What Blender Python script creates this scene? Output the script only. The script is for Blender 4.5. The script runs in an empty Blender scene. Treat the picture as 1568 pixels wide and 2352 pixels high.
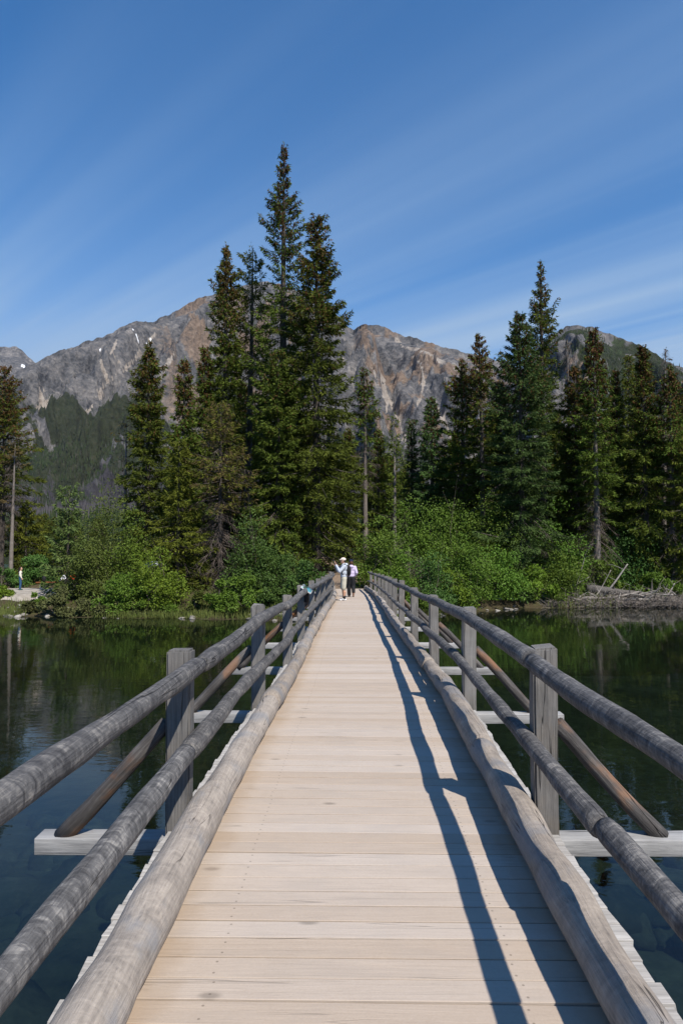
import bpy, bmesh, math, random
import numpy as np
from mathutils import Vector, Matrix, Euler

# ------------------------------------------------------------------ camera, sky, sun, exposure
scene = bpy.context.scene
col = scene.collection
F = 1568.0                      # focal length in the pixel units used for measuring (1568 wide, 2352 high)
CAMZ = 4.4                      # eye above the lake
PITCH = math.atan(74 / F)
cam_d = bpy.data.cameras.new('camera')
cam = bpy.data.objects.new('camera', cam_d)
col.objects.link(cam)
cam.location = (0, 0, CAMZ)
cam.rotation_euler = (math.radians(90) + PITCH, 0, 0)
cam_d.sensor_fit = 'VERTICAL'
cam_d.sensor_height = 36.0
cam_d.lens = 24.0
cam_d.clip_start = 0.05
cam_d.clip_end = 60000
scene.camera = cam

SUN = Vector((0.46, -0.70, 1.0)).normalized()      # towards the sun
SUN_EL = math.asin(SUN.z)
SUN_AZ = math.atan2(SUN.x, SUN.y)                  # clockwise from +Y
sun_d = bpy.data.lights.new('sun', 'SUN')
sun_d.energy = 5.0
sun_d.angle = math.radians(0.53)
sun_d.color = (1.0, 0.935, 0.84)
sun = bpy.data.objects.new('sun', sun_d)
col.objects.link(sun)
sun.rotation_euler = SUN.to_track_quat('Z', 'Y').to_euler()
sun.location = (20, -30, 60)

world = bpy.data.worlds.new('World')
scene.world = world
world.use_nodes = True


def build_world():
    nt = world.node_tree
    N, L = nt.nodes, nt.links
    N.clear()
    out = N.new('ShaderNodeOutputWorld')
    bg = N.new('ShaderNodeBackground')
    bg.inputs['Strength'].default_value = 0.085
    sky = N.new('ShaderNodeTexSky')
    sky.sky_type = 'NISHITA'
    sky.sun_disc = False
    sky.sun_elevation = SUN_EL
    sky.sun_rotation = SUN_AZ
    sky.altitude = 1200
    sky.air_density = 1.0
    sky.dust_density = 0.0
    sky.ozone_density = 5.0
    # high thin cirrus: parallel streaks on a flat layer, so they fan out in perspective
    tc = N.new('ShaderNodeTexCoord')
    sep = N.new('ShaderNodeSeparateXYZ')
    L.new(tc.outputs['Generated'], sep.inputs[0])
    mx = N.new('ShaderNodeMath'); mx.operation = 'MAXIMUM'; mx.inputs[1].default_value = 0.02
    L.new(sep.outputs['Z'], mx.inputs[0])
    dx = N.new('ShaderNodeMath'); dx.operation = 'DIVIDE'
    dy = N.new('ShaderNodeMath'); dy.operation = 'DIVIDE'
    L.new(sep.outputs['X'], dx.inputs[0]); L.new(mx.outputs[0], dx.inputs[1])
    L.new(sep.outputs['Y'], dy.inputs[0]); L.new(mx.outputs[0], dy.inputs[1])
    cmb = N.new('ShaderNodeCombineXYZ')
    L.new(dx.outputs[0], cmb.inputs[0]); L.new(dy.outputs[0], cmb.inputs[1])
    rot = N.new('ShaderNodeVectorRotate'); rot.rotation_type = 'Z_AXIS'
    rot.inputs['Angle'].default_value = math.radians(-44)      # streaks run towards the left-hand distance
    L.new(cmb.outputs[0], rot.inputs['Vector'])

    def streak(sx, sy, scale, detail, lo, hi, off):
        m = N.new('ShaderNodeMapping')
        m.inputs['Scale'].default_value = (sx, sy, 1)
        m.inputs['Location'].default_value = off
        L.new(rot.outputs[0], m.inputs[0])
        n = N.new('ShaderNodeTexNoise')
        n.inputs['Scale'].default_value = scale
        n.inputs['Detail'].default_value = detail
        n.inputs['Roughness'].default_value = 0.5
        n.inputs['Distortion'].default_value = 0.15
        L.new(m.outputs[0], n.inputs['Vector'])
        r = N.new('ShaderNodeMapRange'); r.interpolation_type = 'SMOOTHSTEP'
        r.inputs['From Min'].default_value = lo; r.inputs['From Max'].default_value = hi
        L.new(n.outputs['Fac'], r.inputs['Value'])
        return r.outputs[0]
    a = streak(0.55, 0.05, 1.5, 2, 0.20, 0.84, (9.38, 5.3, 0))
    b = streak(2.3, 0.10, 1.6, 3, 0.35, 0.80, (7.3, 4.2, 0))
    mul = N.new('ShaderNodeMath'); mul.operation = 'MULTIPLY_ADD'
    mul.inputs[1].default_value = 0.34
    L.new(b, mul.inputs[0])
    m2 = N.new('ShaderNodeMath'); m2.operation = 'MULTIPLY_ADD'; m2.inputs[1].default_value = 0.82; m2.inputs[2].default_value = 0.14
    L.new(a, m2.inputs[0]); L.new(m2.outputs[0], mul.inputs[2])
    # the veil is a flat layer: the lower one looks, the longer the path through it
    thick = N.new('ShaderNodeMath'); thick.operation = 'DIVIDE'; thick.inputs[0].default_value = 0.150
    zz = N.new('ShaderNodeMath'); zz.operation = 'ADD'; zz.inputs[1].default_value = 0.06
    zq = N.new('ShaderNodeMath'); zq.operation = 'POWER'; zq.inputs[1].default_value = 2.0
    L.new(mx.outputs[0], zz.inputs[0]); L.new(zz.outputs[0], zq.inputs[0]); L.new(zq.outputs[0], thick.inputs[1])
    amt = N.new('ShaderNodeMath'); amt.operation = 'MULTIPLY'; amt.use_clamp = True
    L.new(mul.outputs[0], amt.inputs[0]); L.new(thick.outputs[0], amt.inputs[1])
    hsv = N.new('ShaderNodeHueSaturation')
    hsv.inputs['Saturation'].default_value = 1.40
    hsv.inputs['Value'].default_value = 1.58
    L.new(sky.outputs[0], hsv.inputs['Color'])
    mix = N.new('ShaderNodeMix'); mix.data_type = 'RGBA'
    mix.inputs[7].default_value = (3.35, 4.9, 7.2, 1)
    L.new(amt.outputs[0], mix.inputs[0]); L.new(hsv.outputs[0], mix.inputs[6])
    L.new(mix.outputs[2], bg.inputs['Color'])
    L.new(bg.outputs[0], out.inputs['Surface'])


build_world()
vs = scene.view_settings
vs.view_transform = 'Standard'
vs.look = 'None'
vs.exposure = 0.25
vs.gamma = 1.0
vs.use_curve_mapping = False
scene.render.engine = 'CYCLES'
cy = scene.cycles
cy.use_denoising = True
cy.max_bounces = 7
cy.diffuse_bounces = 2
cy.glossy_bounces = 3
cy.transmission_bounces = 4
cy.transparent_max_bounces = 10
cy.caustics_reflective = False
cy.caustics_refractive = False

rng = np.random.default_rng(11)
random.seed(11)


# ------------------------------------------------------------------ helpers
def ray(x, y):
    """measured photo position -> direction with dir.y forward"""
    u = (x - 784) / F
    v = (1176 - y) / F
    c, s = math.cos(PITCH), math.sin(PITCH)
    return np.array([u, c - v * s, s + v * c])


def at(x, y, Y):
    d = ray(x, y)
    return np.array([0, 0, CAMZ]) + d * (Y / d[1])


def hash3(ix, iy, iz, seed):
    h = (ix.astype(np.int64) * 374761393 + iy.astype(np.int64) * 668265263 + iz.astype(np.int64) * 2147483647 + seed * 974634551) & 0xffffffff
    h = ((h ^ (h >> 13)) * 1274126177) & 0xffffffff
    h = ((h ^ (h >> 15)) * 2246822519) & 0xffffffff
    return ((h ^ (h >> 16)) & 0xffffff) / float(0xffffff)


def vnoise(p, seed=0):
    """smooth value noise, 0..1, p is (N,3)"""
    i = np.floor(p)
    f = p - i
    f = f * f * f * (f * (f * 6 - 15) + 10)
    ix, iy, iz = i[:, 0], i[:, 1], i[:, 2]
    r = 0
    for a in (0, 1):
        for b in (0, 1):
            for c in (0, 1):
                w = (f[:, 0] if a else 1 - f[:, 0]) * (f[:, 1] if b else 1 - f[:, 1]) * (f[:, 2] if c else 1 - f[:, 2])
                r = r + w * hash3(ix + a, iy + b, iz + c, seed)
    return r


def fbm(p, oct=4, seed=0, gain=0.5, ridged=False):
    r, amp, tot = 0, 1.0, 0
    for k in range(oct):
        n = vnoise(p * 2 ** k, seed + k * 17)
        if ridged:
            n = 1 - np.abs(2 * n - 1)
        r = r + n * amp
        tot += amp
        amp *= gain
    return r / tot


def P2(x, y, z=None):
    x = np.asarray(x, float)
    y = np.asarray(y, float)
    return np.stack([x.ravel(), y.ravel(), np.zeros(x.size) if z is None else np.broadcast_to(z, x.shape).ravel()], 1)


def sstep(a, b, x):
    t = np.clip((x - a) / (b - a), 0, 1)
    return t * t * (3 - 2 * t)


def mesh_np(name, verts, faces, smooth=False):
    """faces: list of int arrays (M,k)"""
    me = bpy.data.meshes.new(name)
    verts = np.ascontiguousarray(verts, dtype=np.float32)
    me.vertices.add(len(verts))
    me.vertices.foreach_set('co', verts.ravel())
    faces = [np.asarray(f, dtype=np.int32) for f in faces if len(f)]
    nl = sum(f.size for f in faces)
    npoly = sum(len(f) for f in faces)
    me.loops.add(nl)
    me.polygons.add(npoly)
    me.loops.foreach_set('vertex_index', np.concatenate([f.ravel() for f in faces]))
    starts, o = [], 0
    for f in faces:
        starts.append(o + np.arange(len(f), dtype=np.int32) * f.shape[1])
        o += f.size
    me.polygons.foreach_set('loop_start', np.concatenate(starts).astype(np.int32))
    if smooth:
        me.polygons.foreach_set('use_smooth', np.ones(npoly, dtype=bool))
    me.update(calc_edges=True)
    return me


def link(name, data, parent=None, mat=None):
    o = bpy.data.objects.new(name, data)
    col.objects.link(o)
    if parent is not None:
        o.parent = parent
    if mat is not None and data is not None:
        data.materials.append(mat)
    return o


class MB:
    """collects geometry for ONE mesh"""
    def __init__(self):
        self.v, self.f, self.n = [], {}, 0

    def add(self, verts, faces):
        verts = np.asarray(verts, float).reshape(-1, 3)
        for f in (faces if isinstance(faces, list) else [faces]):
            f = np.asarray(f, int)
            self.f.setdefault(f.shape[1], []).append(f + self.n)
        self.v.append(verts)
        self.n += len(verts)

    def box(self, lo, hi, M=None, taper=0.0):
        (a, b, c), (d, e, g) = lo, hi
        v = np.array([(a, b, c), (d, b, c), (d, e, c), (a, e, c), (a, b, g), (d, b, g), (d, e, g), (a, e, g)], float)
        if M is not None:
            v = v @ np.array(M)[:3, :3].T + np.array(M)[:3, 3]
        self.add(v, np.array([(0, 3, 2, 1), (4, 5, 6, 7), (0, 1, 5, 4), (1, 2, 6, 5), (2, 3, 7, 6), (3, 0, 4, 7)]))

    def tube(self, path, rad, sides=10, cap=True, rough=0.0, seed=0, squash=None):
        path = np.asarray(path, float)
        n = len(path)
        rad = np.broadcast_to(np.asarray(rad, float), (n,))
        t = np.gradient(path, axis=0)
        t /= np.linalg.norm(t, axis=1)[:, None] + 1e-9
        ref = np.where(np.abs(t[:, 2:3]) < 0.9, np.array([[0, 0, 1.0]]), np.array([[1.0, 0, 0]]))
        if np.abs(t[:, 2]).max() >= 0.9 and np.abs(t[:, 2]).min() < 0.9:
            ref = np.tile(np.array([[0.577, 0.577, 0.577]]), (n, 1)) if np.abs(t[:, 2]).mean() < 0.9 else np.tile(np.array([[1.0, 0, 0]]), (n, 1))
        s = np.cross(t, ref)
        s /= np.linalg.norm(s, axis=1)[:, None] + 1e-9
        u = np.cross(s, t)
        a = np.arange(sides) / sides * 2 * math.pi
        rr = np.repeat(rad[:, None], sides, 1)
        if rough:
            sl = np.concatenate([[0], np.cumsum(np.linalg.norm(np.diff(path, axis=0), axis=1))])
            A, S = np.meshgrid(a, sl)
            q = np.stack([np.cos(A).ravel() * 0.9 + 50, np.sin(A).ravel() * 0.9 + 50, S.ravel() * 2.2 + seed * 7.7], 1)
            q2 = np.stack([np.cos(A).ravel() * 2.1 + 20, np.sin(A).ravel() * 2.1 + 20, S.ravel() * 6 + seed * 3.3], 1)
            rr = rr * (1 + rough * ((vnoise(q, seed) - .5) * 1.5 + (vnoise(q2, seed + 5) - .5) * 0.7).reshape(n, sides))
        ca, sa = np.cos(a), np.sin(a)
        if squash is not None:
            ca, sa = ca * squash[0], sa * squash[1]
        V = path[:, None, :] + rr[:, :, None] * (ca[None, :, None] * s[:, None, :] + sa[None, :, None] * u[:, None, :])
        i = np.arange(n - 1)[:, None] * sides
        j = np.arange(sides)[None, :]
        k = (j + 1) % sides
        q = np.stack([i + j, i + k, i + sides + k, i + sides + j], -1).reshape(-1, 4)
        V = V.reshape(-1, 3)
        fs = [q]
        if cap:
            V = np.concatenate([V, path[:1], path[-1:]])
            c0, c1 = n * sides, n * sides + 1
            jj = np.arange(sides)
            kk = (jj + 1) % sides
            b = (n - 1) * sides
            fs.append(np.concatenate([np.stack([np.full(sides, c0), kk, jj], 1), np.stack([np.full(sides, c1), b + jj, b + kk], 1)]))
        self.add(V, fs)

    def blob(self, c, r, seg=12, ring=8, M=None, seed=None, rough=0.0):
        th = np.linspace(0, math.pi, ring + 1)
        ph = np.arange(seg) / seg * 2 * math.pi
        T, Ph = np.meshgrid(th, ph, indexing='ij')
        d = np.stack([np.sin(T) * np.cos(Ph), np.sin(T) * np.sin(Ph), np.cos(T)], -1).reshape(-1, 3)
        k = 1.0
        if seed is not None:
            k = (1 + rough * (fbm(d * 1.3 + seed * 3.7 + 40, 3, seed) - .5) * 2)[:, None]
        v = d * k * np.asarray(r, float)
        if M is not None:
            v = v @ np.array(M)[:3, :3].T
        v = v + np.asarray(c, float)
        i = np.arange(ring)[:, None] * seg
        j = np.arange(seg)[None, :]
        kx = (j + 1) % seg
        self.add(v, np.stack([i + j, i + seg + j, i + seg + kx, i + kx], -1).reshape(-1, 4))

    def data(self, name, smooth=False):
        if not self.v:
            return None
        return mesh_np(name, np.concatenate(self.v), [np.concatenate(x) for x in self.f.values()], smooth)

    def build(self, name, mat, parent=None, smooth=False):
        return link(name, self.data(name, smooth), parent, mat)


def tag(o, label=None, cat=None, group=None, kind=None):
    if label:
        o['label'] = label
    if cat:
        o['category'] = cat
    if group:
        o['group'] = group
    if kind:
        o['kind'] = kind
    return o


def empty(name, loc=(0, 0, 0), rz=0.0):
    o = bpy.data.objects.new(name, None)
    col.objects.link(o)
    o.location = loc
    o.rotation_euler = (0, 0, rz)
    o.empty_display_size = 0.3
    return o


# ------------------------------------------------------------------ materials
class NT:
    def __init__(self, name):
        self.m = bpy.data.materials.new(name)
        self.m.use_nodes = True
        self.t = self.m.node_tree
        self.N, self.L = self.t.nodes, self.t.links
        self.N.clear()
        self.out = self.N.new('ShaderNodeOutputMaterial')

    def n(self, typ, **kw):
        x = self.N.new('ShaderNode' + typ)
        for k, v in kw.items():
            setattr(x, k, v)
        return x

    def inp(self, node, sock, val):
        if isinstance(val, bpy.types.NodeSocket):
            self.L.new(val, node.inputs[sock])
        else:
            node.inputs[sock].default_value = val
        return node

    def math(self, op, a, b=0.0, c=0.0):
        x = self.n('Math', operation=op)
        self.inp(x, 0, a); self.inp(x, 1, b)
        if op in ('MULTIPLY_ADD',):
            self.inp(x, 2, c)
        return x.outputs[0]

    def coord(self, scale=(1, 1, 1), rand=0.0, kind='Object'):
        tc = self.n('TexCoord')
        v = tc.outputs[kind]
        mp = self.n('Mapping')
        self.inp(mp, 'Scale', scale)
        if rand:
            oi = self.n('ObjectInfo')
            r = self.math('MULTIPLY', oi.outputs['Random'], rand)
            cb = self.n('CombineXYZ')
            self.inp(cb, 0, r); self.inp(cb, 1, r); self.inp(cb, 2, r)
            self.inp(mp, 'Location', cb.outputs[0])
        self.inp(mp, 'Vector', v)
        return mp.outputs[0]

    def noise(self, vec, scale=5.0, detail=4.0, rough=0.55, dist=0.0):
        x = self.n('TexNoise')
        self.inp(x, 'Vector', vec); self.inp(x, 'Scale', scale); self.inp(x, 'Detail', detail)
        self.inp(x, 'Roughness', rough); self.inp(x, 'Distortion', dist)
        return x.outputs['Fac']

    def ramp(self, fac, stops):
        r = self.n('ValToRGB')
        e = r.color_ramp.elements
        while len(e) < len(stops):
            e.new(0.5)
        for k, (p, c) in enumerate(stops):
            e[k].position = p
            e[k].color = c if len(c) == 4 else (*c, 1)
        self.inp(r, 'Fac', fac)
        return r.outputs['Color']

    def rng(self, v, a, b, c=0.0, d=1.0):
        x = self.n('MapRange')
        x.interpolation_type = 'SMOOTHSTEP'
        self.inp(x, 'Value', v); self.inp(x, 'From Min', a); self.inp(x, 'From Max', b)
        self.inp(x, 'To Min', c); self.inp(x, 'To Max', d)
        return x.outputs[0]

    def mix(self, fac, a, b, blend='MIX'):
        x = self.n('Mix', data_type='RGBA', blend_type=blend)
        self.inp(x, 0, fac)
        self.inp(x, 6, a if isinstance(a, bpy.types.NodeSocket) else (*a[:3], 1))
        self.inp(x, 7, b if isinstance(b, bpy.types.NodeSocket) else (*b[:3], 1))
        return x.outputs[2]

    def bump(self, h, strength=0.3, dist=0.01, normal=None):
        x = self.n('Bump')
        self.inp(x, 'Height', h); self.inp(x, 'Strength', strength); self.inp(x, 'Distance', dist)
        if normal is not None:
            self.inp(x, 'Normal', normal)
        return x.outputs[0]

    def finish(self, color, rough=0.8, normal=None, spec=0.3, metallic=0.0):
        p = self.n('BsdfPrincipled')
        self.inp(p, 'Base Color', color if isinstance(color, bpy.types.NodeSocket) else (*color[:3], 1))
        self.inp(p, 'Roughness', rough)
        self.inp(p, 'Specular IOR Level', spec)
        self.inp(p, 'Metallic', metallic)
        if normal is not None:
            self.inp(p, 'Normal', normal)
        self.L.new(p.outputs[0], self.out.inputs['Surface'])
        return self.m


def axis_scale(axis, along, across):
    s = [across] * 3
    s['xyz'.index(axis)] = along
    return tuple(s)


def wood(name, axis, dark, mid, light, across=26.0, speck=0.0, patch=None, patch_amt=0.0, ring=0.0, crack=0.6, bump=0.5, rough=0.82, lo=0.30, hi=0.72, knots=0.0, tint=0.25, nails=False):
    t = NT(name)
    g = t.noise(t.coord(axis_scale(axis, 2.0, across), 37.0), 1.6, 6, 0.66, 0.30)          # grain along the piece
    blot = t.noise(t.coord((2.6, 2.6, 2.6), 21.0), 1.5, 5, 0.6, 0.4)                       # weather blotches
    scal = t.noise(t.coord(axis_scale(axis, 26.0, 15.0), 11.0), 1.0, 4, 0.6, 0.8)           # drawknife scallops across
    f = t.math('MULTIPLY_ADD', g, 0.55, 0.0)
    f = t.math('ADD', f, t.math('MULTIPLY', blot, 0.45))
    if speck:
        sk = t.noise(t.coord((1, 1, 1), 15.0), 90.0, 3, 0.7)
        f = t.math('ADD', t.math('MULTIPLY', f, 1 - speck), t.math('MULTIPLY', sk, speck))
    if ring:
        f = t.math('ADD', f, t.math('MULTIPLY', t.math('SUBTRACT', scal, 0.5), ring))
    c = t.ramp(f, [(lo, dark), ((lo + hi) / 2, mid), (hi, light)])
    if patch_amt:
        b2 = t.noise(t.coord(axis_scale(axis, 1.3, 2.4), 53.0), 1.7, 4, 0.55, 0.3)
        c = t.mix(t.rng(b2, 0.5, 0.66, 0, patch_amt), c, patch)
    # drying cracks: long thin dark lines
    ck = t.noise(t.coord(axis_scale(axis, 0.40, 17.0), 71.0), 1.0, 2, 0.45, 0.05)
    line = t.math('ABSOLUTE', t.math('SUBTRACT', ck, 0.52))
    gate = t.rng(t.noise(t.coord(axis_scale(axis, 0.7, 5.0), 91.0), 1.3, 2), 0.5, 0.62)
    cr = t.math('MULTIPLY', t.rng(line, 0.0, 0.012, 1, 0), gate)
    c = t.mix(t.math('MULTIPLY', cr, crack), c, tuple(x * 0.22 for x in dark))
    if knots:
        v = t.n('TexVoronoi')
        t.inp(v, 'Vector', t.coord(axis_scale(axis, 2.6, 5.5), 17.0)); t.inp(v, 'Scale', 1.0)
        kn = t.math('MULTIPLY', t.rng(v.outputs['Distance'], 0.05, 0.16, 1, 0), t.rng(t.noise(t.coord((1.1, 1.1, 1.1), 5.0), 1.0, 1), 0.5, 0.55))
        c = t.mix(t.math('MULTIPLY', kn, knots), c, tuple(x * 0.45 for x in mid))
    if nails:
        tc = t.n('TexCoord')
        sp = t.n('SeparateXYZ')
        t.inp(sp, 0, tc.outputs['Object'])
        ax = t.math('ABSOLUTE', t.math('SUBTRACT', t.math('ABSOLUTE', sp.outputs['X']), .60))
        ay = t.math('ABSOLUTE', t.math('SUBTRACT', t.math('ABSOLUTE', sp.outputs['Y']), .036))
        dd = t.math('ADD', t.math('MULTIPLY', ax, ax), t.math('MULTIPLY', ay, ay))
        c = t.mix(t.math('MULTIPLY', t.rng(dd, .000012, .000045, 1, 0), .55), c, (.09, .07, .055))
        # grit and damp stains against the kerbs
        ed = t.math('ADD', t.math('ABSOLUTE', sp.outputs['X']), t.math('MULTIPLY', t.math('SUBTRACT', blot, .5), .30))
        c = t.mix(t.rng(ed, .70, .84, 0, .40), c, (.30, .215, .140))
        # untrodden ends outside the kerb logs weather to silver
        ex = t.math('ABSOLUTE', sp.outputs['X'])
        silver = t.ramp(g, [(.35, (.27, .262, .252)), (.65, (.50, .488, .470))])
        c = t.mix(t.rng(ex, .90, 1.0, 0, .9), c, silver)
    # every piece weathers a little differently
    oi = t.n('ObjectInfo')
    hs = t.n('HueSaturation')
    t.inp(hs, 'Value', t.math('MULTIPLY_ADD', oi.outputs['Random'], tint, 1.0 - tint / 2))
    t.inp(hs, 'Saturation', t.math('MULTIPLY_ADD', oi.outputs['Random'], -0.3, 1.12))
    t.inp(hs, 'Color', c)
    h = t.math('ADD', g, t.math('MULTIPLY', cr, -1.2))
    if ring:
        h = t.math('ADD', h, t.math('MULTIPLY', scal, ring * 1.5))
    return t.finish(hs.outputs[0], rough, t.bump(h, bump, 0.012), 0.25)


M = {}
M['plank'] = wood('plank_wood', 'x', (.395, .324, .262), (.448, .372, .304), (.486, .408, .338), patch=(.380, .326, .278), patch_amt=.35, crack=.40, bump=.30, knots=.7, tint=.12, nails=True, speck=.40)
M['curb'] = wood('curb_wood', 'y', (.165, .146, .130), (.315, .272, .232), (.455, .395, .335), patch=(.22, .224, .236), patch_amt=.65, ring=.35, crack=.9, bump=.6, knots=.5, across=52.0)
M['rail'] = wood('rail_wood', 'y', (.054, .053, .055), (.125, .121, .120), (.31, .29, .265), ring=.80, crack=.9, bump=.8, lo=.34, hi=.76, across=52.0)
M['post'] = wood('post_wood', 'z', (.082, .080, .079), (.170, .162, .154), (.29, .275, .26), patch=(.17, .135, .10), patch_amt=.3, crack=.9, bump=.6, knots=.5, lo=.28, across=52.0)
M['beam'] = wood('beam_wood', 'x', (.20, .196, .194), (.32, .315, .31), (.44, .435, .425), crack=.9, bump=.5)
M['brace'] = wood('brace_wood', 'z', (.026, .023, .021), (.075, .068, .064), (.19, .175, .162), patch=(.30, .13, .045), patch_amt=.55, crack=.9, bump=.6, across=52.0)
M['pile'] = wood('pile_wood', 'z', (.05, .045, .04), (.10, .09, .08), (.16, .145, .13))
M['drift'] = wood('drift_wood', 'x', (.13, .115, .10), (.27, .245, .22), (.46, .43, .40), patch=(.20, .13, .08), patch_amt=.4, crack=.6)


def plain(name, c, rough=0.8, var=0.18, scale=6.0, spec=0.3, rand=9.0, bump=0.0):
    t = NT(name)
    n = t.noise(t.coord((1, 1, 1), rand), scale, 4)
    lo = tuple(x * (1 - var) for x in c)
    hi = tuple(min(1, x * (1 + var)) for x in c)
    k = t.ramp(n, [(.3, lo), (.7, hi)])
    return t.finish(k, rough, t.bump(n, bump, .02) if bump else None, spec)


def foliage(name, a, b, c, scale=0.9, trans=0.16, rough=0.8, hue=0.03, spec=0.08):
    """leaves: colour drifts between clumps and from leaf to leaf"""
    t = NT(name)
    big = t.noise(t.coord((1, 1, 1), 60.0), scale, 3, 0.6)
    fine = t.noise(t.coord((1, 1, 1), 60.0), scale * 9, 2, 0.6)
    f = t.math('ADD', t.math('MULTIPLY', big, .55), t.math('MULTIPLY', fine, .45))
    k = t.ramp(f, [(.32, a), (.5, b), (.68, c)])
    oi = t.n('ObjectInfo')
    hs = t.n('HueSaturation')
    t.inp(hs, 'Hue', t.math('MULTIPLY_ADD', oi.outputs['Random'], hue, 0.5 - hue / 2))
    t.inp(hs, 'Value', t.math('MULTIPLY_ADD', oi.outputs['Random'], 0.3, 0.85))
    t.inp(hs, 'Color', k)
    p = t.n('BsdfPrincipled')
    t.inp(p, 'Base Color', hs.outputs[0]); t.inp(p, 'Roughness', rough); t.inp(p, 'Specular IOR Level', spec)
    tr = t.n('BsdfTranslucent')
    t.inp(tr, 'Color', hs.outputs[0])
    ms = t.n('MixShader')
    t.inp(ms, 0, trans)
    t.L.new(p.outputs[0], ms.inputs[1]); t.L.new(tr.outputs[0], ms.inputs[2])
    t.L.new(ms.outputs[0], t.out.inputs['Surface'])
    return t.m


M['spruce'] = foliage('spruce_needles', (0.044, 0.067, 0.010), (0.087, 0.120, 0.019), (0.156, 0.195, 0.032))
M['spruce_blue'] = foliage('spruce_needles_blue', (0.037, 0.071, 0.020), (0.066, 0.119, 0.033), (0.111, 0.183, 0.055))
M['young'] = foliage('young_needles', (0.062, 0.090, 0.024), (0.106, 0.144, 0.042), (0.169, 0.210, 0.066))
M['pine'] = foliage('pine_needles', (0.065, 0.079, 0.011), (0.108, 0.126, 0.018), (0.173, 0.193, 0.031))
M['cone'] = foliage('cone_brown', (.050, .028, .012), (.090, .048, .018), (.140, .080, .028), trans=.05, spec=.1)
M['dying'] = foliage('dying_needles', (0.060, 0.043, 0.020), (0.105, 0.076, 0.032), (0.150, 0.114, 0.045), trans=.1, spec=.1)
M['leaf'] = foliage('shrub_leaves', (0.056, 0.096, 0.012), (0.097, 0.169, 0.022), (0.167, 0.254, 0.041), scale=1.1, trans=.22, rough=.55, spec=.13)
M['leaf_dark'] = foliage('shrub_leaves_dark', (0.037, 0.073, 0.016), (0.064, 0.124, 0.026), (0.112, 0.189, 0.042), scale=1.1, trans=.2, rough=.52, spec=.15)
M['leaf_bright'] = foliage('shrub_leaves_bright', (0.081, 0.127, 0.013), (0.131, 0.202, 0.022), (0.206, 0.288, 0.039), scale=1.2, trans=.26, rough=.55, spec=.13)
M['leaf_olive'] = foliage('shrub_leaves_olive', (0.059, 0.083, 0.020), (0.099, 0.132, 0.030), (0.152, 0.189, 0.047), scale=1.1, trans=.3, rough=.5)
M['juniper'] = foliage('juniper', (.055, .062, .024), (.095, .105, .038), (.150, .150, .062), scale=1.6, trans=.15)
M['grass'] = foliage('grass', (.085, .105, .028), (.140, .165, .045), (.230, .240, .085), scale=.8, trans=.3)
M['bark'] = wood('bark', 'z', (.040, .034, .030), (.085, .072, .062), (.150, .130, .115), crack=.3, bump=.8)
M['bark_pale'] = wood('bark_pale', 'z', (.10, .085, .072), (.19, .165, .145), (.30, .27, .245), crack=.3, bump=.8)
M['twig'] = plain('dead_twigs', (.125, .100, .086), .9, .4, 2.0)
M['twig_dark'] = plain('branch_bark', (.060, .050, .043), .9, .35, 2.0)
M['stem'] = plain('shrub_stems', (.110, .092, .075), .9, .35, 3.0)


def stone_mat(name, a, b, c, sc=2.0):
    t = NT(name)
    n = t.noise(t.coord((1, 1, 1), 40.0), sc, 7, .62)
    m = t.noise(t.coord((1, 1, 1), 23.0), sc * 7, 4, .6)
    k = t.ramp(t.math('ADD', t.math('MULTIPLY', n, .7), t.math('MULTIPLY', m, .3)), [(.32, a), (.5, b), (.66, c)])
    oi = t.n('ObjectInfo')
    hs = t.n('HueSaturation')
    t.inp(hs, 'Value', t.math('MULTIPLY_ADD', oi.outputs['Random'], .6, .7)); t.inp(hs, 'Color', k)
    return t.finish(hs.outputs[0], .85, t.bump(n, .6, .08), .25)


M['stone'] = stone_mat('shore_stone', (.12, .11, .10), (.25, .23, .205), (.40, .375, .34))
M['bed_stone'] = stone_mat('bed_stone', (.030, .028, .019), (.062, .056, .037), (.115, .102, .070))
M['slab'] = stone_mat('rock_slab', (.22, .195, .165), (.36, .325, .28), (.48, .44, .385), .8)


# ------------------------------------------------------------------ lake, lakebed
def spline(xs, ys):
    """smooth curve through measured knots"""
    g = np.linspace(xs[0] - 2, xs[-1] + 2, 1200)
    v = np.interp(g, xs, ys)
    k = np.exp(-np.linspace(-2, 2, 41) ** 2)
    k /= k.sum()
    vp = np.pad(v, 20, mode='edge')
    v = np.convolve(vp, k, mode='valid')
    return lambda q: np.interp(q, g, v)


shore_knots = np.array([(-90, 66), (-60, 52), (-45, 46), (-32, 43.6), (-21, 42.4), (-13, 41.2), (-6, 41.0), (-2.5, 39.6), (0, 39.0), (3, 39.4), (6, 42.6), (8.5, 45.0), (12, 47.2), (18, 48.2), (23, 48.8), (26, 50.0), (29, 53.5), (31.5, 62), (36, 72), (50, 70), (70, 74), (90, 90)], float)
shore_y = spline(shore_knots[:, 0], shore_knots[:, 1])


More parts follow.
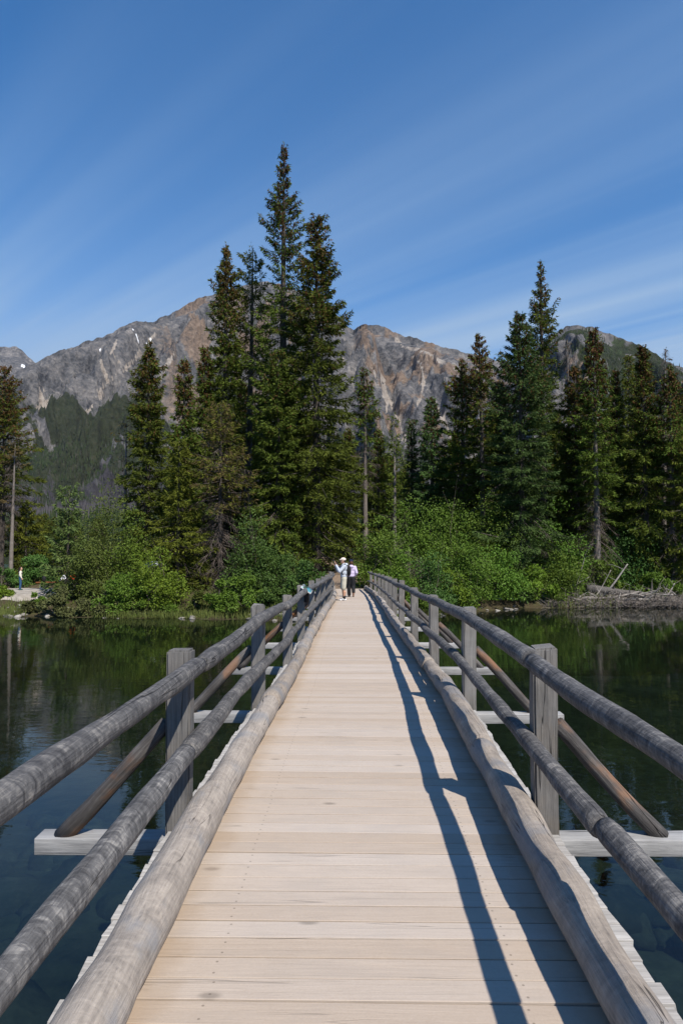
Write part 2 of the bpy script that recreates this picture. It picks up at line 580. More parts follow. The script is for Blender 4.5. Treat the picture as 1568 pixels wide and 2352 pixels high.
def island_h(X, Y):
    X = np.asarray(X, float)
    Y = np.asarray(Y, float)
    wob = (fbm(P2(X * .28 + 9, Y * .28), 3, 3) - .5).reshape(X.shape) * 2.0
    d = Y - shore_y(X) + wob * np.clip(np.abs(X - .5) / 4 - .6, 0, 1)
    back = 92 + 6 * np.sin(X * .11) - Y
    # left arm of the island is narrow: open water shows behind the bench
    back = np.minimum(back, np.where(X < -16, 66 + np.clip(-X - 34, 0, 100) * .2 - Y, 99))
    d = np.minimum(d, back)
    h = -4.6 + 4.6 * sstep(-15, -.2, d) + .75 * sstep(-.4, 1.6, d) + 1.0 * sstep(1.5, 9, d) * sstep(-26, -12, X) + .35 * sstep(2, 10, d)
    h = h + .9 * sstep(8, 22, d) * sstep(-20, -6, X)
    h = h + ((fbm(P2(X * .6, Y * .6), 4, 8) - .5).reshape(X.shape)) * .55 * sstep(-.6, 1.5, d) * np.clip(np.abs(X - .4) / 3, .12, 1)
    h = np.where(np.hypot((X + 23.2) / 5.4, (Y - 48.9) / 4.6) < 1, np.minimum(h, .62), h)
    # abutment and path
    pm = sstep(2.6, .9, np.abs(X - path_x(Y))) * sstep(38.6, 39.6, Y) * sstep(86, 70, Y)
    ph = 1.76 + .9 * sstep(41, 52, Y) + .5 * sstep(52, 66, Y)
    return h * (1 - pm) + ph * pm


def path_x(Y):
    return .42 - .5 * sstep(40, 48, Y) - 2.2 * sstep(46, 64, Y)


def grid_mesh(name, xs, ys, hfun, mat, smooth=True):
    X, Y = np.meshgrid(xs, ys)
    Z = hfun(X, Y)
    v = np.stack([X.ravel(), Y.ravel(), Z.ravel()], 1)
    nx, ny = len(xs), len(ys)
    i = (np.arange(ny - 1)[:, None] * nx + np.arange(nx - 1)[None, :]).ravel()
    f = np.stack([i, i + 1, i + nx + 1, i + nx], 1)
    o = link(name, mesh_np(name, v, [f], smooth), None, mat)
    return o


def add_attr(me, name, vals):
    a = me.attributes.new(name, 'FLOAT', 'POINT')
    a.data.foreach_set('value', np.asarray(vals, dtype=np.float32).ravel())


def ground_mat():
    t = NT('island_soil')
    at_ = t.n('Attribute'); at_.attribute_name = 'path'
    v = t.coord((1, 1, 1))
    n = t.noise(v, .9, 7, .6)
    n2 = t.noise(v, 6.0, 5, .6)
    litter = t.ramp(t.math('ADD', t.math('MULTIPLY', n, .6), t.math('MULTIPLY', n2, .4)), [(.33, (.030, .024, .014)), (.48, (.060, .048, .026)), (.60, (.060, .066, .024)), (.72, (.110, .098, .056))])
    dirt = t.ramp(n2, [(.3, (.16, .115, .08)), (.7, (.28, .21, .155))])
    c = t.mix(at_.outputs['Fac'], litter, dirt)
    t.finish(c, .95, t.bump(n2, .6, .08), .15)
    return t.m


def lakebed_mat():
    t = NT('lakebed_silt')
    v = t.coord((1, 1, 1))
    n = t.noise(v, .35, 6, .6)
    n2 = t.noise(v, 3.0, 5, .6)
    c = t.ramp(t.math('ADD', t.math('MULTIPLY', n, .5), t.math('MULTIPLY', n2, .5)), [(.35, (.036, .034, .022)), (.5, (.070, .066, .042)), (.66, (.120, .112, .072))])
    return t.finish(c, .9, t.bump(n2, .5, .1), .2)


def water_mat():
    t = NT('lake_water')
    v = t.coord((1, 1, 1))
    # small breeze ripples, longer across the view than along it
    r1 = t.noise(t.coord((.9, 2.2, 1)), 1.25, 3, .55, .3)
    r2 = t.noise(t.coord((.35, .9, 1)), .75, 2, .5, .2)
    r3 = t.noise(t.coord((1, 1.5, 1)), 5.0, 2, .5, .2)
    calm = t.rng(t.noise(t.coord((.05, .09, 1)), 1.0, 2), .35, .7, .35, 1.0)
    h = t.math('ADD', t.math('MULTIPLY', r1, .5), t.math('MULTIPLY', r2, .9))
    h = t.math('ADD', h, t.math('MULTIPLY', r3, .05))
    h = t.math('MULTIPLY', h, calm)
    nb = t.bump(h, .22, .060)
    fr = t.n('Fresnel')
    t.inp(fr, 'IOR', 1.333); t.inp(fr, 'Normal', nb)
    tr = t.n('BsdfTransparent'); t.inp(tr, 'Color', (.30, .41, .40, 1))
    gl = t.n('BsdfGlossy'); t.inp(gl, 'Color', (1, 1, 1, 1)); t.inp(gl, 'Roughness', .015); t.inp(gl, 'Normal', nb)
    ms = t.n('MixShader')
    t.L.new(fr.outputs[0], ms.inputs[0]); t.L.new(tr.outputs[0], ms.inputs[1]); t.L.new(gl.outputs[0], ms.inputs[2])
    t.L.new(ms.outputs[0], t.out.inputs['Surface'])
    return t.m


def build_ground():
    xs = np.concatenate([np.arange(-90, -34, 2.0), np.arange(-34, 34, .45), np.arange(34, 91, 2.0)])
    ys = np.concatenate([np.arange(26, 38, 1.0), np.arange(38, 60, .4), np.arange(60, 104, 1.2)])
    isl = grid_mesh('island_ground', xs, ys, island_h, ground_mat())
    X, Y = np.meshgrid(xs, ys)
    pm = sstep(1.9, .9, np.abs(X - path_x(Y)) + (fbm(P2(X, Y), 3, 4).reshape(X.shape) - .5) * 1.4) * sstep(39, 40, Y) * sstep(80, 68, Y)
    pm = np.maximum(pm, sstep(4.5, 2.5, np.hypot((X + 19.5) / 2.2, (Y - 50))) * .6)
    add_attr(isl.data, 'path', pm)
    tag(isl, kind='structure', label='soil and dirt path of the wooded island')
    bed = grid_mesh('lakebed', np.arange(-120, 121, 4.0), np.concatenate([np.arange(-60, -8, 4.0), np.arange(-8, 30, 1.0), np.arange(30, 330, 6.0)]),
                    lambda X, Y: -.95 - 1.6 * sstep(9, 26, Y) - .35 * sstep(3, 9, np.abs(X)) - 1.0 * sstep(40, 120, Y) + (fbm(P2(X * .3, Y * .3), 3, 5) - .5).reshape(X.shape) * .5, lakebed_mat())
    tag(bed, kind='structure', label='stony lake bottom seen through the shallow water')
    s = 9000
    w = link('lake_water', mesh_np('lake_water', np.array([(-s, -s, 0), (s, -s, 0), (s, s, 0), (-s, s, 0)], float), [np.array([[0, 1, 2, 3]])]), None, water_mat())
    tag(w, kind='structure', label='calm dark lake reflecting trees and sky')
    # stones on the lake bottom, near the bridge where they show through
    vars_ = []
    for k in range(7):
        b = MB()
        b.blob((0, 0, 0), (.5, .40, .22), 9, 6, seed=k + 3, rough=.45)
        me = b.data('stone', True)
        me.materials.append(M['bed_stone'])
        vars_.append(me)
    r = random.Random(4)
    n = 0
    while n < 230:
        side = r.choice((-1, 1))
        X = side * r.uniform(1.0, 6.5)
        Y = r.uniform(2.2, 15)
        if abs(X) > .62 * Y + 1.2:
            continue
        o = bpy.data.objects.new('stone', vars_[n % 7])
        col.objects.link(o)
        o.parent = bed
        k = r.uniform(.35, 1.35) * r.uniform(.6, 1.1)
        o.location = (X, Y, -.95 - 1.6 * sstep(9, 26, Y) - .35 * sstep(3, 9, abs(X)) + .02 + .06 * k)
        o.scale = (k, k * r.uniform(.7, 1.1), k * r.uniform(.8, 1.3))
        o.rotation_euler = (r.uniform(-.2, .2), r.uniform(-.2, .2), r.uniform(0, 6.3))
        n += 1
    # shoreline stones
    vars2 = []
    for k in range(8):
        b = MB()
        b.blob((0, 0, 0), (.5, .42, .30), 10, 7, seed=k + 31, rough=.55)
        me = b.data('stone', False)
        me.materials.append(M['stone'])
        vars2.append(me)
    n = 0
    def stone(X, Y, k, zz=None):
        nonlocal n
        o = bpy.data.objects.new('stone', vars2[n % 8])
        col.objects.link(o)
        o.parent = isl
        z = float(island_h(np.array([X]), np.array([Y]))[0]) if zz is None else zz
        o.location = (X, Y, max(z, -.12) + .06 * k)
        o.scale = (k * r.uniform(.9, 1.5), k * r.uniform(.8, 1.1), k * r.uniform(.6, 1.0))
        o.rotation_euler = (r.uniform(-.25, .25), r.uniform(-.25, .25), r.uniform(0, 6.3))
        n += 1
    for (px, py, k) in [(8, 1385, 1.0), (55, 1392, 1.1), (18, 1404, 1.2), (70, 1403, .9), (400, 1382, 1.1), (440, 1395, .8), (395, 1406, 1.1), (489, 1390, 1.3), (548, 1403, 1.1), (478, 1402, .7), (430, 1403, .9),
                        (620, 1405, .8), (575, 1397, .6), (650, 1402, .5), (350, 1406, .6), (310, 1408, .5), (225, 1408, .6), (180, 1410, .5), (258, 1408, .8), (205, 1405, .7), (160, 1406, .7), (120, 1408, .7),
                        (1012, 1402, .6), (1030, 1398, .5), (985, 1400, .8), (1000, 1394, .5), (970, 1397, .6), (1060, 1398, .4), (1160, 1396, .4)]:
        Y = CAMZ * F / (py + 3 - 1250)
        X = (px - 784) / F * Y
        stone(X, Y, k * .9, 0.02)
    for k in range(90):
        X = r.uniform(-31, 13)
        if -1.6 < X < 2.6:
            continue
        stone(X, float(shore_y(X)) + r.uniform(-.7, 1.2), r.uniform(.2, .55))
    return isl


ISLAND = build_ground()


def gz(X, Y):
    return float(island_h(np.array([float(X)]), np.array([float(Y)]))[0])


# ------------------------------------------------------------------ mountains and far shore
def interp_pts(pts):
    a = np.array(pts, float)
    return lambda q: np.interp(q, a[:, 0], a[:, 1])


SKY_MAIN = [(-420, 985), (-250, 930), (-60, 880), (20, 858), (75, 833), (100, 818), (132, 806), (165, 795), (200, 781), (235, 771), (252, 763), (278, 748), (292, 741), (318, 739), (348, 738), (372, 726), (400, 713), (436, 692),
            (462, 681), (480, 677), (510, 668), (560, 656), (600, 646), (640, 652), (690, 672), (740, 694), (757, 705), (789, 738), (801, 752), (813, 759), (822, 750), (838, 745), (862, 746), (884, 752), (905, 762), (950, 777),
            (1000, 791), (1040, 801), (1080, 811), (1130, 824), (1180, 842), (1240, 870), (1330, 910), (1450, 960), (1800, 1060), (2000, 1100)]
SKY_LEFT = [(-420, 900), (-200, 850), (-80, 806), (-30, 796), (28, 797), (45, 806), (60, 822), (75, 834), (110, 862), (180, 915), (300, 1000), (500, 1090), (2000, 1120)]
SKY_RIGHT = [(-420, 1180), (900, 1130), (1080, 1010), (1160, 900), (1220, 826), (1262, 783), (1290, 760), (1312, 750), (1336, 745), (1356, 747), (1385, 757), (1420, 770), (1470, 793), (1520, 817), (1568, 843), (1640, 880), (1760, 920), (1900, 960), (2000, 985)]


def mountain_mat():
    t = NT('mountain_rock')
    def A(nm):
        a = t.n('Attribute'); a.attribute_name = nm
        return a.outputs['Fac']
    v = t.coord((1, 1, 1))
    n = t.noise(v, .006, 8, .65)
    n2 = t.noise(v, .035, 6, .65)
    rock = t.ramp(t.math('ADD', t.math('MULTIPLY', n, .5), t.math('MULTIPLY', n2, .5)), [(.38, (.040, .042, .047)), (.46, (.092, .092, .097)), (.54, (.155, .148, .146)), (.63, (.270, .250, .235))])
    ora = t.ramp(n2, [(.35, (.135, .098, .072)), (.55, (.215, .150, .105)), (.7, (.290, .215, .155))])
    tal = t.ramp(n2, [(.3, (.255, .215, .180)), (.7, (.40, .355, .31))])
    wood_ = t.ramp(n2, [(.3, (.018, .024, .014)), (.55, (.034, .040, .022)), (.75, (.062, .062, .040))])
    burn = t.ramp(n2, [(.3, (.028, .027, .032)), (.6, (.052, .049, .056)), (.8, (.076, .072, .074))])
    lush = t.ramp(n2, [(.3, (.030, .058, .020)), (.7, (.052, .088, .032))])
    def soft(m, w=.22):
        # let the fine noise break up the edge of the mask
        return t.rng(t.math('ADD', m, t.math('MULTIPLY', t.math('SUBTRACT', n2, .5), 1.2)), .5 - w, .5 + w)
    c = t.mix(t.math('MULTIPLY', soft(A('orange'), .3), .8), rock, ora)
    c = t.mix(soft(A('talus'), .16), c, tal)
    c = t.mix(soft(A('burn')), c, burn)
    c = t.mix(soft(A('forest'), .12), c, wood_)
    c = t.mix(soft(A('lush')), c, lush)
    c = t.mix(t.rng(A('snow'), .4, .6), c, (.82, .84, .88))
    return t.finish(c, .95, t.bump(t.math('ADD', n2, n), .9, 30.0), .1)


def build_mountain(name, label, sky, rdist, foot, x0, x1, nu, nr, seed, gfun, forest_top, burn_amt, orange_amt, shear, spur_w, rock_bits, snow_spots, scree=()):
    """terrain sheet: ridge at its real distance, spurs and gullies running down towards the lake"""
    u = np.linspace(x0, x1, nu)
    ylim = interp_pts(sky)(u)
    yy = np.interp(np.linspace(0, nu - 1, nu), np.arange(nu), ylim)
    az = (u - 784) / F
    dz = np.array([ray(784, q)[2] / ray(784, q)[1] for q in yy])
    rd = rdist(u)
    s = np.concatenate([np.linspace(foot, .45, int(nr * .28), endpoint=False), np.linspace(.45, 1.0, int(nr * .62), endpoint=False), np.linspace(1.0, 1.18, nr - int(nr * .28) - int(nr * .62))])
    U, S = np.meshgrid(u, s)
    AZ, H0, RD = np.broadcast_to(az, U.shape), np.broadcast_to(dz * rd + CAMZ, U.shape), np.broadcast_to(rd, U.shape)
    Yd = S * RD
    Xd = AZ * Yd
    g = gfun(S)
    H = H0 * g
    # spurs and gullies: ridged noise, narrow across the face and long down it
    q = P2(Xd * .0011, Yd * .0011)
    warp = (fbm(q, 4, seed) - .5).reshape(U.shape)
    down = np.clip(1.0 - S, 0, 1)
    shv = shear(U) if callable(shear) else np.full(U.shape, shear)
    uu = U + shv * down * 900 + warp * 150
    wob = (fbm(P2(U / 30, S * 14), 3, seed + 31) - .5).reshape(U.shape)
    saw = fbm(P2(uu / (spur_w * 1.0), S * 1.0), 2, seed + 40, .45, True).reshape(U.shape)
    saw = np.clip((saw - .25) / .7, 0, 1)
    saw2 = np.clip((fbm(P2((uu + wob * 14) / (spur_w * .24) + 7, S * 2.6), 3, seed + 50, .5, True).reshape(U.shape) - .25) / .7, 0, 1)
    saw3 = np.clip((fbm(P2((U - shv * down * 350 + warp * 200 + wob * 10) / (spur_w * .10) + 3, S * 9.0), 3, seed + 60, .55, True).reshape(U.shape) - .25) / .7, 0, 1)
    env = sstep(.30, .62, S) * sstep(1.0, .93, S) + .10 * sstep(.5, .9, S)
    rel = (saw - .5) * .30 + (saw2 - .5) * .10 + (saw3 - .5) * .055
    H = H + rel * H0 * env * .85
    rid = (fbm(P2(Xd * .004, Yd * .004), 6, seed + 9, .55, True) - .5).reshape(U.shape)
    fine = (fbm(P2(Xd * .016, Yd * .016), 4, seed + 19, .6, True) - .5).reshape(U.shape)
    H = H + (rid * .050 + fine * .040) * H0 * sstep(.32, .6, S) * (1 - .78 * sstep(.9, 1.0, S) * sstep(1.12, 1.0, S))
    H = H + (fbm(P2(Xd * .003, Yd * .003), 4, seed + 5) - .5).reshape(U.shape) * 26 * sstep(foot, foot + .08, S)
    # spurs in front of the ridge stay below its crest line
    lim = np.broadcast_to(dz, U.shape) * Yd
    kk = (H - CAMZ) / np.maximum(lim, 1)
    kk = np.where((S < 1.0) & (kk > .86), .86 + .13 * np.tanh((kk - .86) / .13), kk)
    H = np.where(S < 1.0, kk * np.maximum(lim, 1) + CAMZ, H)
    crest = np.abs(S - 1.0) < 1e-9
    H = np.where(crest, CAMZ + lim * 1.0 + (fbm(P2(Xd * .03, Yd * .0), 4, seed + 77) - .5).reshape(U.shape) * 26, H)
    H = np.where(S > 1.0, np.minimum(H, (CAMZ + np.broadcast_to(dz, U.shape) * np.broadcast_to(rd, U.shape)) * (1 - (S - 1) * 2.0)), H)
    H = np.where(S <= foot + 1e-6, -6, H)
    V = np.stack([Xd.ravel(), Yd.ravel(), H.ravel()], 1)
    i = (np.arange(len(s) - 1)[:, None] * nu + np.arange(nu - 1)[None, :]).ravel()
    o = link(name, mesh_np(name, V, [np.stack([i, i + 1, i + nu + 1, i + nu], 1)], False), None, M['mountain'])
    tag(o, label=label, kind='structure')
    # what grows and lies where, from position on the face (elevation as seen, gullies, noise)
    el = (H - CAMZ) / Yd                                           # tangent of elevation
    e0 = np.broadcast_to(dz, U.shape)
    k = el / np.maximum(e0, .02)                                   # 0 at lake level, 1 at the skyline
    nz = fbm(P2(Xd * .0022, Yd * .0022), 5, seed + 2).reshape(U.shape) - .5
    nf = fbm(P2(Xd * .012, Yd * .012), 3, seed + 3).reshape(U.shape) - .5
    ft = forest_top(U)
    forest = sstep(ft + .16, ft - .14, k + nz * .85 - (saw - .5) * .14 - (saw2 - .5) * .10 + nf * .45)
    forest = np.maximum(forest, sstep(.07, .13, nf + nz * .4) * sstep(ft + .42, ft + .10, k) * .95)
    burn = burn_amt * sstep(.46, .22, k + nz * .30) * sstep(-.20, .06, nz + nf * .8 + .05) * sstep(.035, .10, k)
    talus = sstep(.22, .10, saw2 + .30 * nf) * sstep(.75, .35, saw + nz * .3) + sstep(.14, .05, saw3 + .35 * nf) * sstep(.6, .2, saw2)
    talus = talus * sstep(ft - .10, ft + .12, k) * sstep(.96, .82, k)
    Yp = 1250 - el * F
    for line in scree:
        for (xa, ya), (xb, yb) in zip(line[:-1], line[1:]):
            tt = np.clip(((U - xa) * (xb - xa) + (Yp - ya) * (yb - ya)) / ((xb - xa) ** 2 + (yb - ya) ** 2), 0, 1)
            dd = np.hypot(U - xa - tt * (xb - xa), Yp - ya - tt * (yb - ya))
            talus = np.maximum(talus, sstep(4.6, 1.2, dd + nf * 9))
    lush = sstep(.14, .04, saw + .5 * nf) * sstep(.16, .26, k) * sstep(ft + .05, ft - .1, k) * .35
    orange = orange_amt(U, k) * sstep(-.06, .14, (fbm(P2(Xd * .0055 + 7 + S * 9, Yd * .0055), 5, seed + 13, .6).reshape(U.shape) - .5) + nf * .5)
    bits = rock_bits * sstep(.08, .17, nf + nz * .35) * sstep(.2, .5, k)
    snow = np.zeros(U.shape)
    Ypix = 1250 - el * F
    for (sx, sy, w, h_, tilt) in snow_spots:
        ax = (U - sx) * math.cos(tilt) + (Ypix - sy) * math.sin(tilt)
        ay = -(U - sx) * math.sin(tilt) + (Ypix - sy) * math.cos(tilt)
        snow = np.maximum(snow, (np.hypot(ax / w, ay / (h_ * .8)) + np.abs(nf) * 2.2 < 1).astype(float))
    forest = np.clip(forest - bits, 0, 1) * (1 - .85 * np.clip(burn, 0, 1))
    me = o.data
    for nm, val in (('forest', forest), ('burn', burn), ('talus', np.clip(talus, 0, 1)), ('lush', np.clip(lush * (1 - burn), 0, 1)), ('orange', np.clip(orange, 0, 1)), ('snow', snow)):
        add_attr(me, nm, val)
    return dict(U=U, S=S, X=Xd, Y=Yd, H=H, forest=forest, burn=burn, k=k)


M['mountain'] = mountain_mat()
g_main = lambda S: np.interp(S, [0, .08, .2, .35, .5, .62, .75, .88, 1.0, 1.08, 1.18], [0, .004, .020, .060, .150, .285, .52, .78, 1.0, .86, .62])
g_right = lambda S: np.interp(S, [0, .12, .25, .45, .6, .8, 1.0, 1.1, 1.18], [0, .01, .05, .20, .38, .72, 1.0, .9, .75])
mt = []
mt.append(build_mountain('mountain', 'grey and rust rocky mountain with scree gullies above the burnt forest', SKY_MAIN, interp_pts([(-420, 5200), (80, 4700), (600, 4700), (813, 4400), (860, 4000), (1100, 3700), (2000, 3600)]), .075, -420, 2000, 580, 280, 5, g_main,
                         interp_pts([(-420, .8), (60, .66), (200, .50), (330, .42), (480, .42), (600, .40), (840, .36), (1000, .40), (1150, .5), (1500, .7)]), 1.0,
                         lambda U, k: np.clip(.15 + .8 * sstep(300, 480, U) * sstep(760, 620, U) * sstep(.4, .6, k) + .95 * sstep(800, 850, U) * sstep(.42, .6, k) * sstep(1300, 1050, U), 0, 1),
                         lambda U: 1.0 - 1.45 * sstep(560, 860, U), 170, .8, [(300, 752, 9, 2.4, .35), (308, 764, 8, 1.6, .5), (312, 776, 20, 2.2, .62), (330, 788, 11, 3.4, .5), (336, 782, 9, 2.0, -.9), (306, 798, 10, 1.3, .9), (314, 808, 7, 1.2, 1.1), (222, 800, 5, 1.0, -.9), (440, 690, 5, 1.4, .5), (786, 741, 4, 1.6, .5)],
                         [[(261, 779), (249, 807), (267, 828), (269, 841)], [(231, 815), (225, 833), (238, 859), (246, 866)], [(349, 759), (328, 795), (302, 823), (274, 851), (246, 866), (241, 877), (223, 897), (231, 905), (200, 938), (184, 966)],
                          [(105, 920), (97, 930), (102, 948), (113, 966)], [(79, 936), (92, 951)], [(249, 959), (225, 984), (210, 1015), (195, 1030)], [(400, 800), (380, 830), (372, 850), (360, 872)], [(420, 830), (404, 850), (398, 880)],
                          [(950, 815), (968, 832), (973, 855), (972, 884), (968, 907), (958, 930)], [(904, 768), (927, 791), (983, 804), (1035, 838), (1052, 846)], [(1022, 868), (1040, 891)], [(880, 900), (890, 920), (886, 950)], [(840, 830), (860, 850), (866, 880)]]))
mt.append(build_mountain('mountain', 'distant rounded grey summit with snow streaks at the left edge', SKY_LEFT, interp_pts([(-420, 7400), (2000, 7400)]), .62, -420, 520, 200, 120, 25, lambda S: np.interp(S, [.6, .75, .9, 1.0, 1.1, 1.18], [.15, .45, .82, 1.0, .9, .8]),
                         interp_pts([(-420, .3), (2000, .3)]), 0, lambda U, k: np.full(U.shape, .15), .2, 200, .2, [(60, 826, 16, 1.6, .75), (50, 838, 18, 2.0, .45), (44, 846, 8, 1.4, .4), (62, 850, 5, 1.0, .4)]))
mt.append(build_mountain('mountain', 'dark forested ridge with pale rock bands behind the right-hand spruces', SKY_RIGHT, interp_pts([(-420, 2600), (2000, 2600)]), .16, 700, 2000, 330, 210, 45, g_right,
                         interp_pts([(700, .5), (1240, .55), (1300, .70), (1335, .86), (1360, 1.05), (1400, 1.15), (2000, 1.3)]), .55, lambda U, k: np.clip(1.0 * sstep(1300, 1325, U) * sstep(1365, 1345, U) * sstep(.70, .76, k) * sstep(.9, .84, k), 0, 1), -.35, 200, .75, []))


def far_forest():
    """far-off woods on the lower slopes: thousands of small trees that read as one mass"""
    r = np.random.default_rng(8)
    V, Fc = [], []
    dead_V, dead_F = [], []
    nv = nd = 0
    for m, cnt in ((mt[0], 52000), (mt[2], 17000)):
        X, Y, H, fo, bu, k = (m[q].ravel() for q in ('X', 'Y', 'H', 'forest', 'burn', 'k'))
        ok = (H > 1) & (Y < 4000) & (np.abs(X / Y) < .60) & (k < .97)
        w = np.where(ok, (fo + bu * .9) * Y ** .35, 0)
        w[(fo + bu) < .35] = 0
        idx = r.choice(len(w), cnt, p=w / w.sum())
        x = X[idx] + r.normal(0, 1, cnt) * Y[idx] * .004
        y = Y[idx] * (1 + r.normal(0, 1, cnt) * .006)
        z = H[idx] - 3
        hh = r.uniform(9, 24, cnt) * np.where(k[idx] > .5, .65, 1.0)
        isd = (bu[idx] > r.uniform(.2, 1.0, cnt)) | (r.random(cnt) < .10)
        rr = hh * r.uniform(.10, .17, cnt)
        ang = r.uniform(0, 6.28, cnt)
        for dead in (False, True):
            q = np.where(isd == dead)[0]
            if not len(q):
                continue
            rad = rr[q] * (.35 if dead else 1.0)
            pts = []
            for j in range(3):
                a = ang[q] + j * 2.094
                pts.append(np.stack([x[q] + np.cos(a) * rad, y[q] + np.sin(a) * rad, z[q] + hh[q] * .12], 1))
            pts.append(np.stack([x[q], y[q], z[q] + hh[q]], 1))
            vv = np.stack(pts, 1).reshape(-1, 3)
            b = np.arange(len(q))[:, None] * 4
            ff = np.concatenate([b + np.array([[0, 1, 3]]), b + np.array([[1, 2, 3]]), b + np.array([[2, 0, 3]])])
            if dead:
                dead_V.append(vv); dead_F.append(ff + nd); nd += len(vv)
            else:
                V.append(vv); Fc.append(ff + nv); nv += len(vv)
    o = link('far_forest', mesh_np('far_forest', np.concatenate(V), [np.concatenate(Fc)]), None, foliage('far_needles', (.010, .018, .009), (.026, .038, .016), (.058, .068, .030), scale=.05, trans=.1))
    tag(o, label='dark conifer forest covering the lower mountain slopes', cat='forest', kind='stuff')
    o = link('burnt_forest', mesh_np('burnt_forest', np.concatenate(dead_V), [np.concatenate(dead_F)]), None, plain('burnt_trunks', (.060, .055, .058), .95, .4, .02))
    tag(o, label='grey burnt and bare trees on the flat apron below the mountain', cat='forest', kind='stuff')


far_forest()

# ------------------------------------------------------------------ the footbridge
deck_z = spline(np.array([-4, 0, 2.5, 4.2, 6.4, 7.6, 10, 13.3, 17.6, 21.6, 26.5, 33, 40]), np.array([2.62, 2.67, 2.69, 2.712, 2.712, 2.69, 2.608, 2.54, 2.40, 2.30, 2.13, 1.95, 1.82]))
axis_x = spline(np.array([-4, 2.5, 4.2, 5.7, 7.3, 10, 13.3, 17.6, 21.6, 26.5, 33, 40]), np.array([-.04, .093, .12, .17, .235, .29, .315, .38, .47, .58, .62, .44]))
POSTS = [-1.95, 1.1, 4.2, 7.25, 10.4, 13.4, 16.9, 19.9, 22.7, 25.5, 28.4, 31.4, 34.4, 37.4]


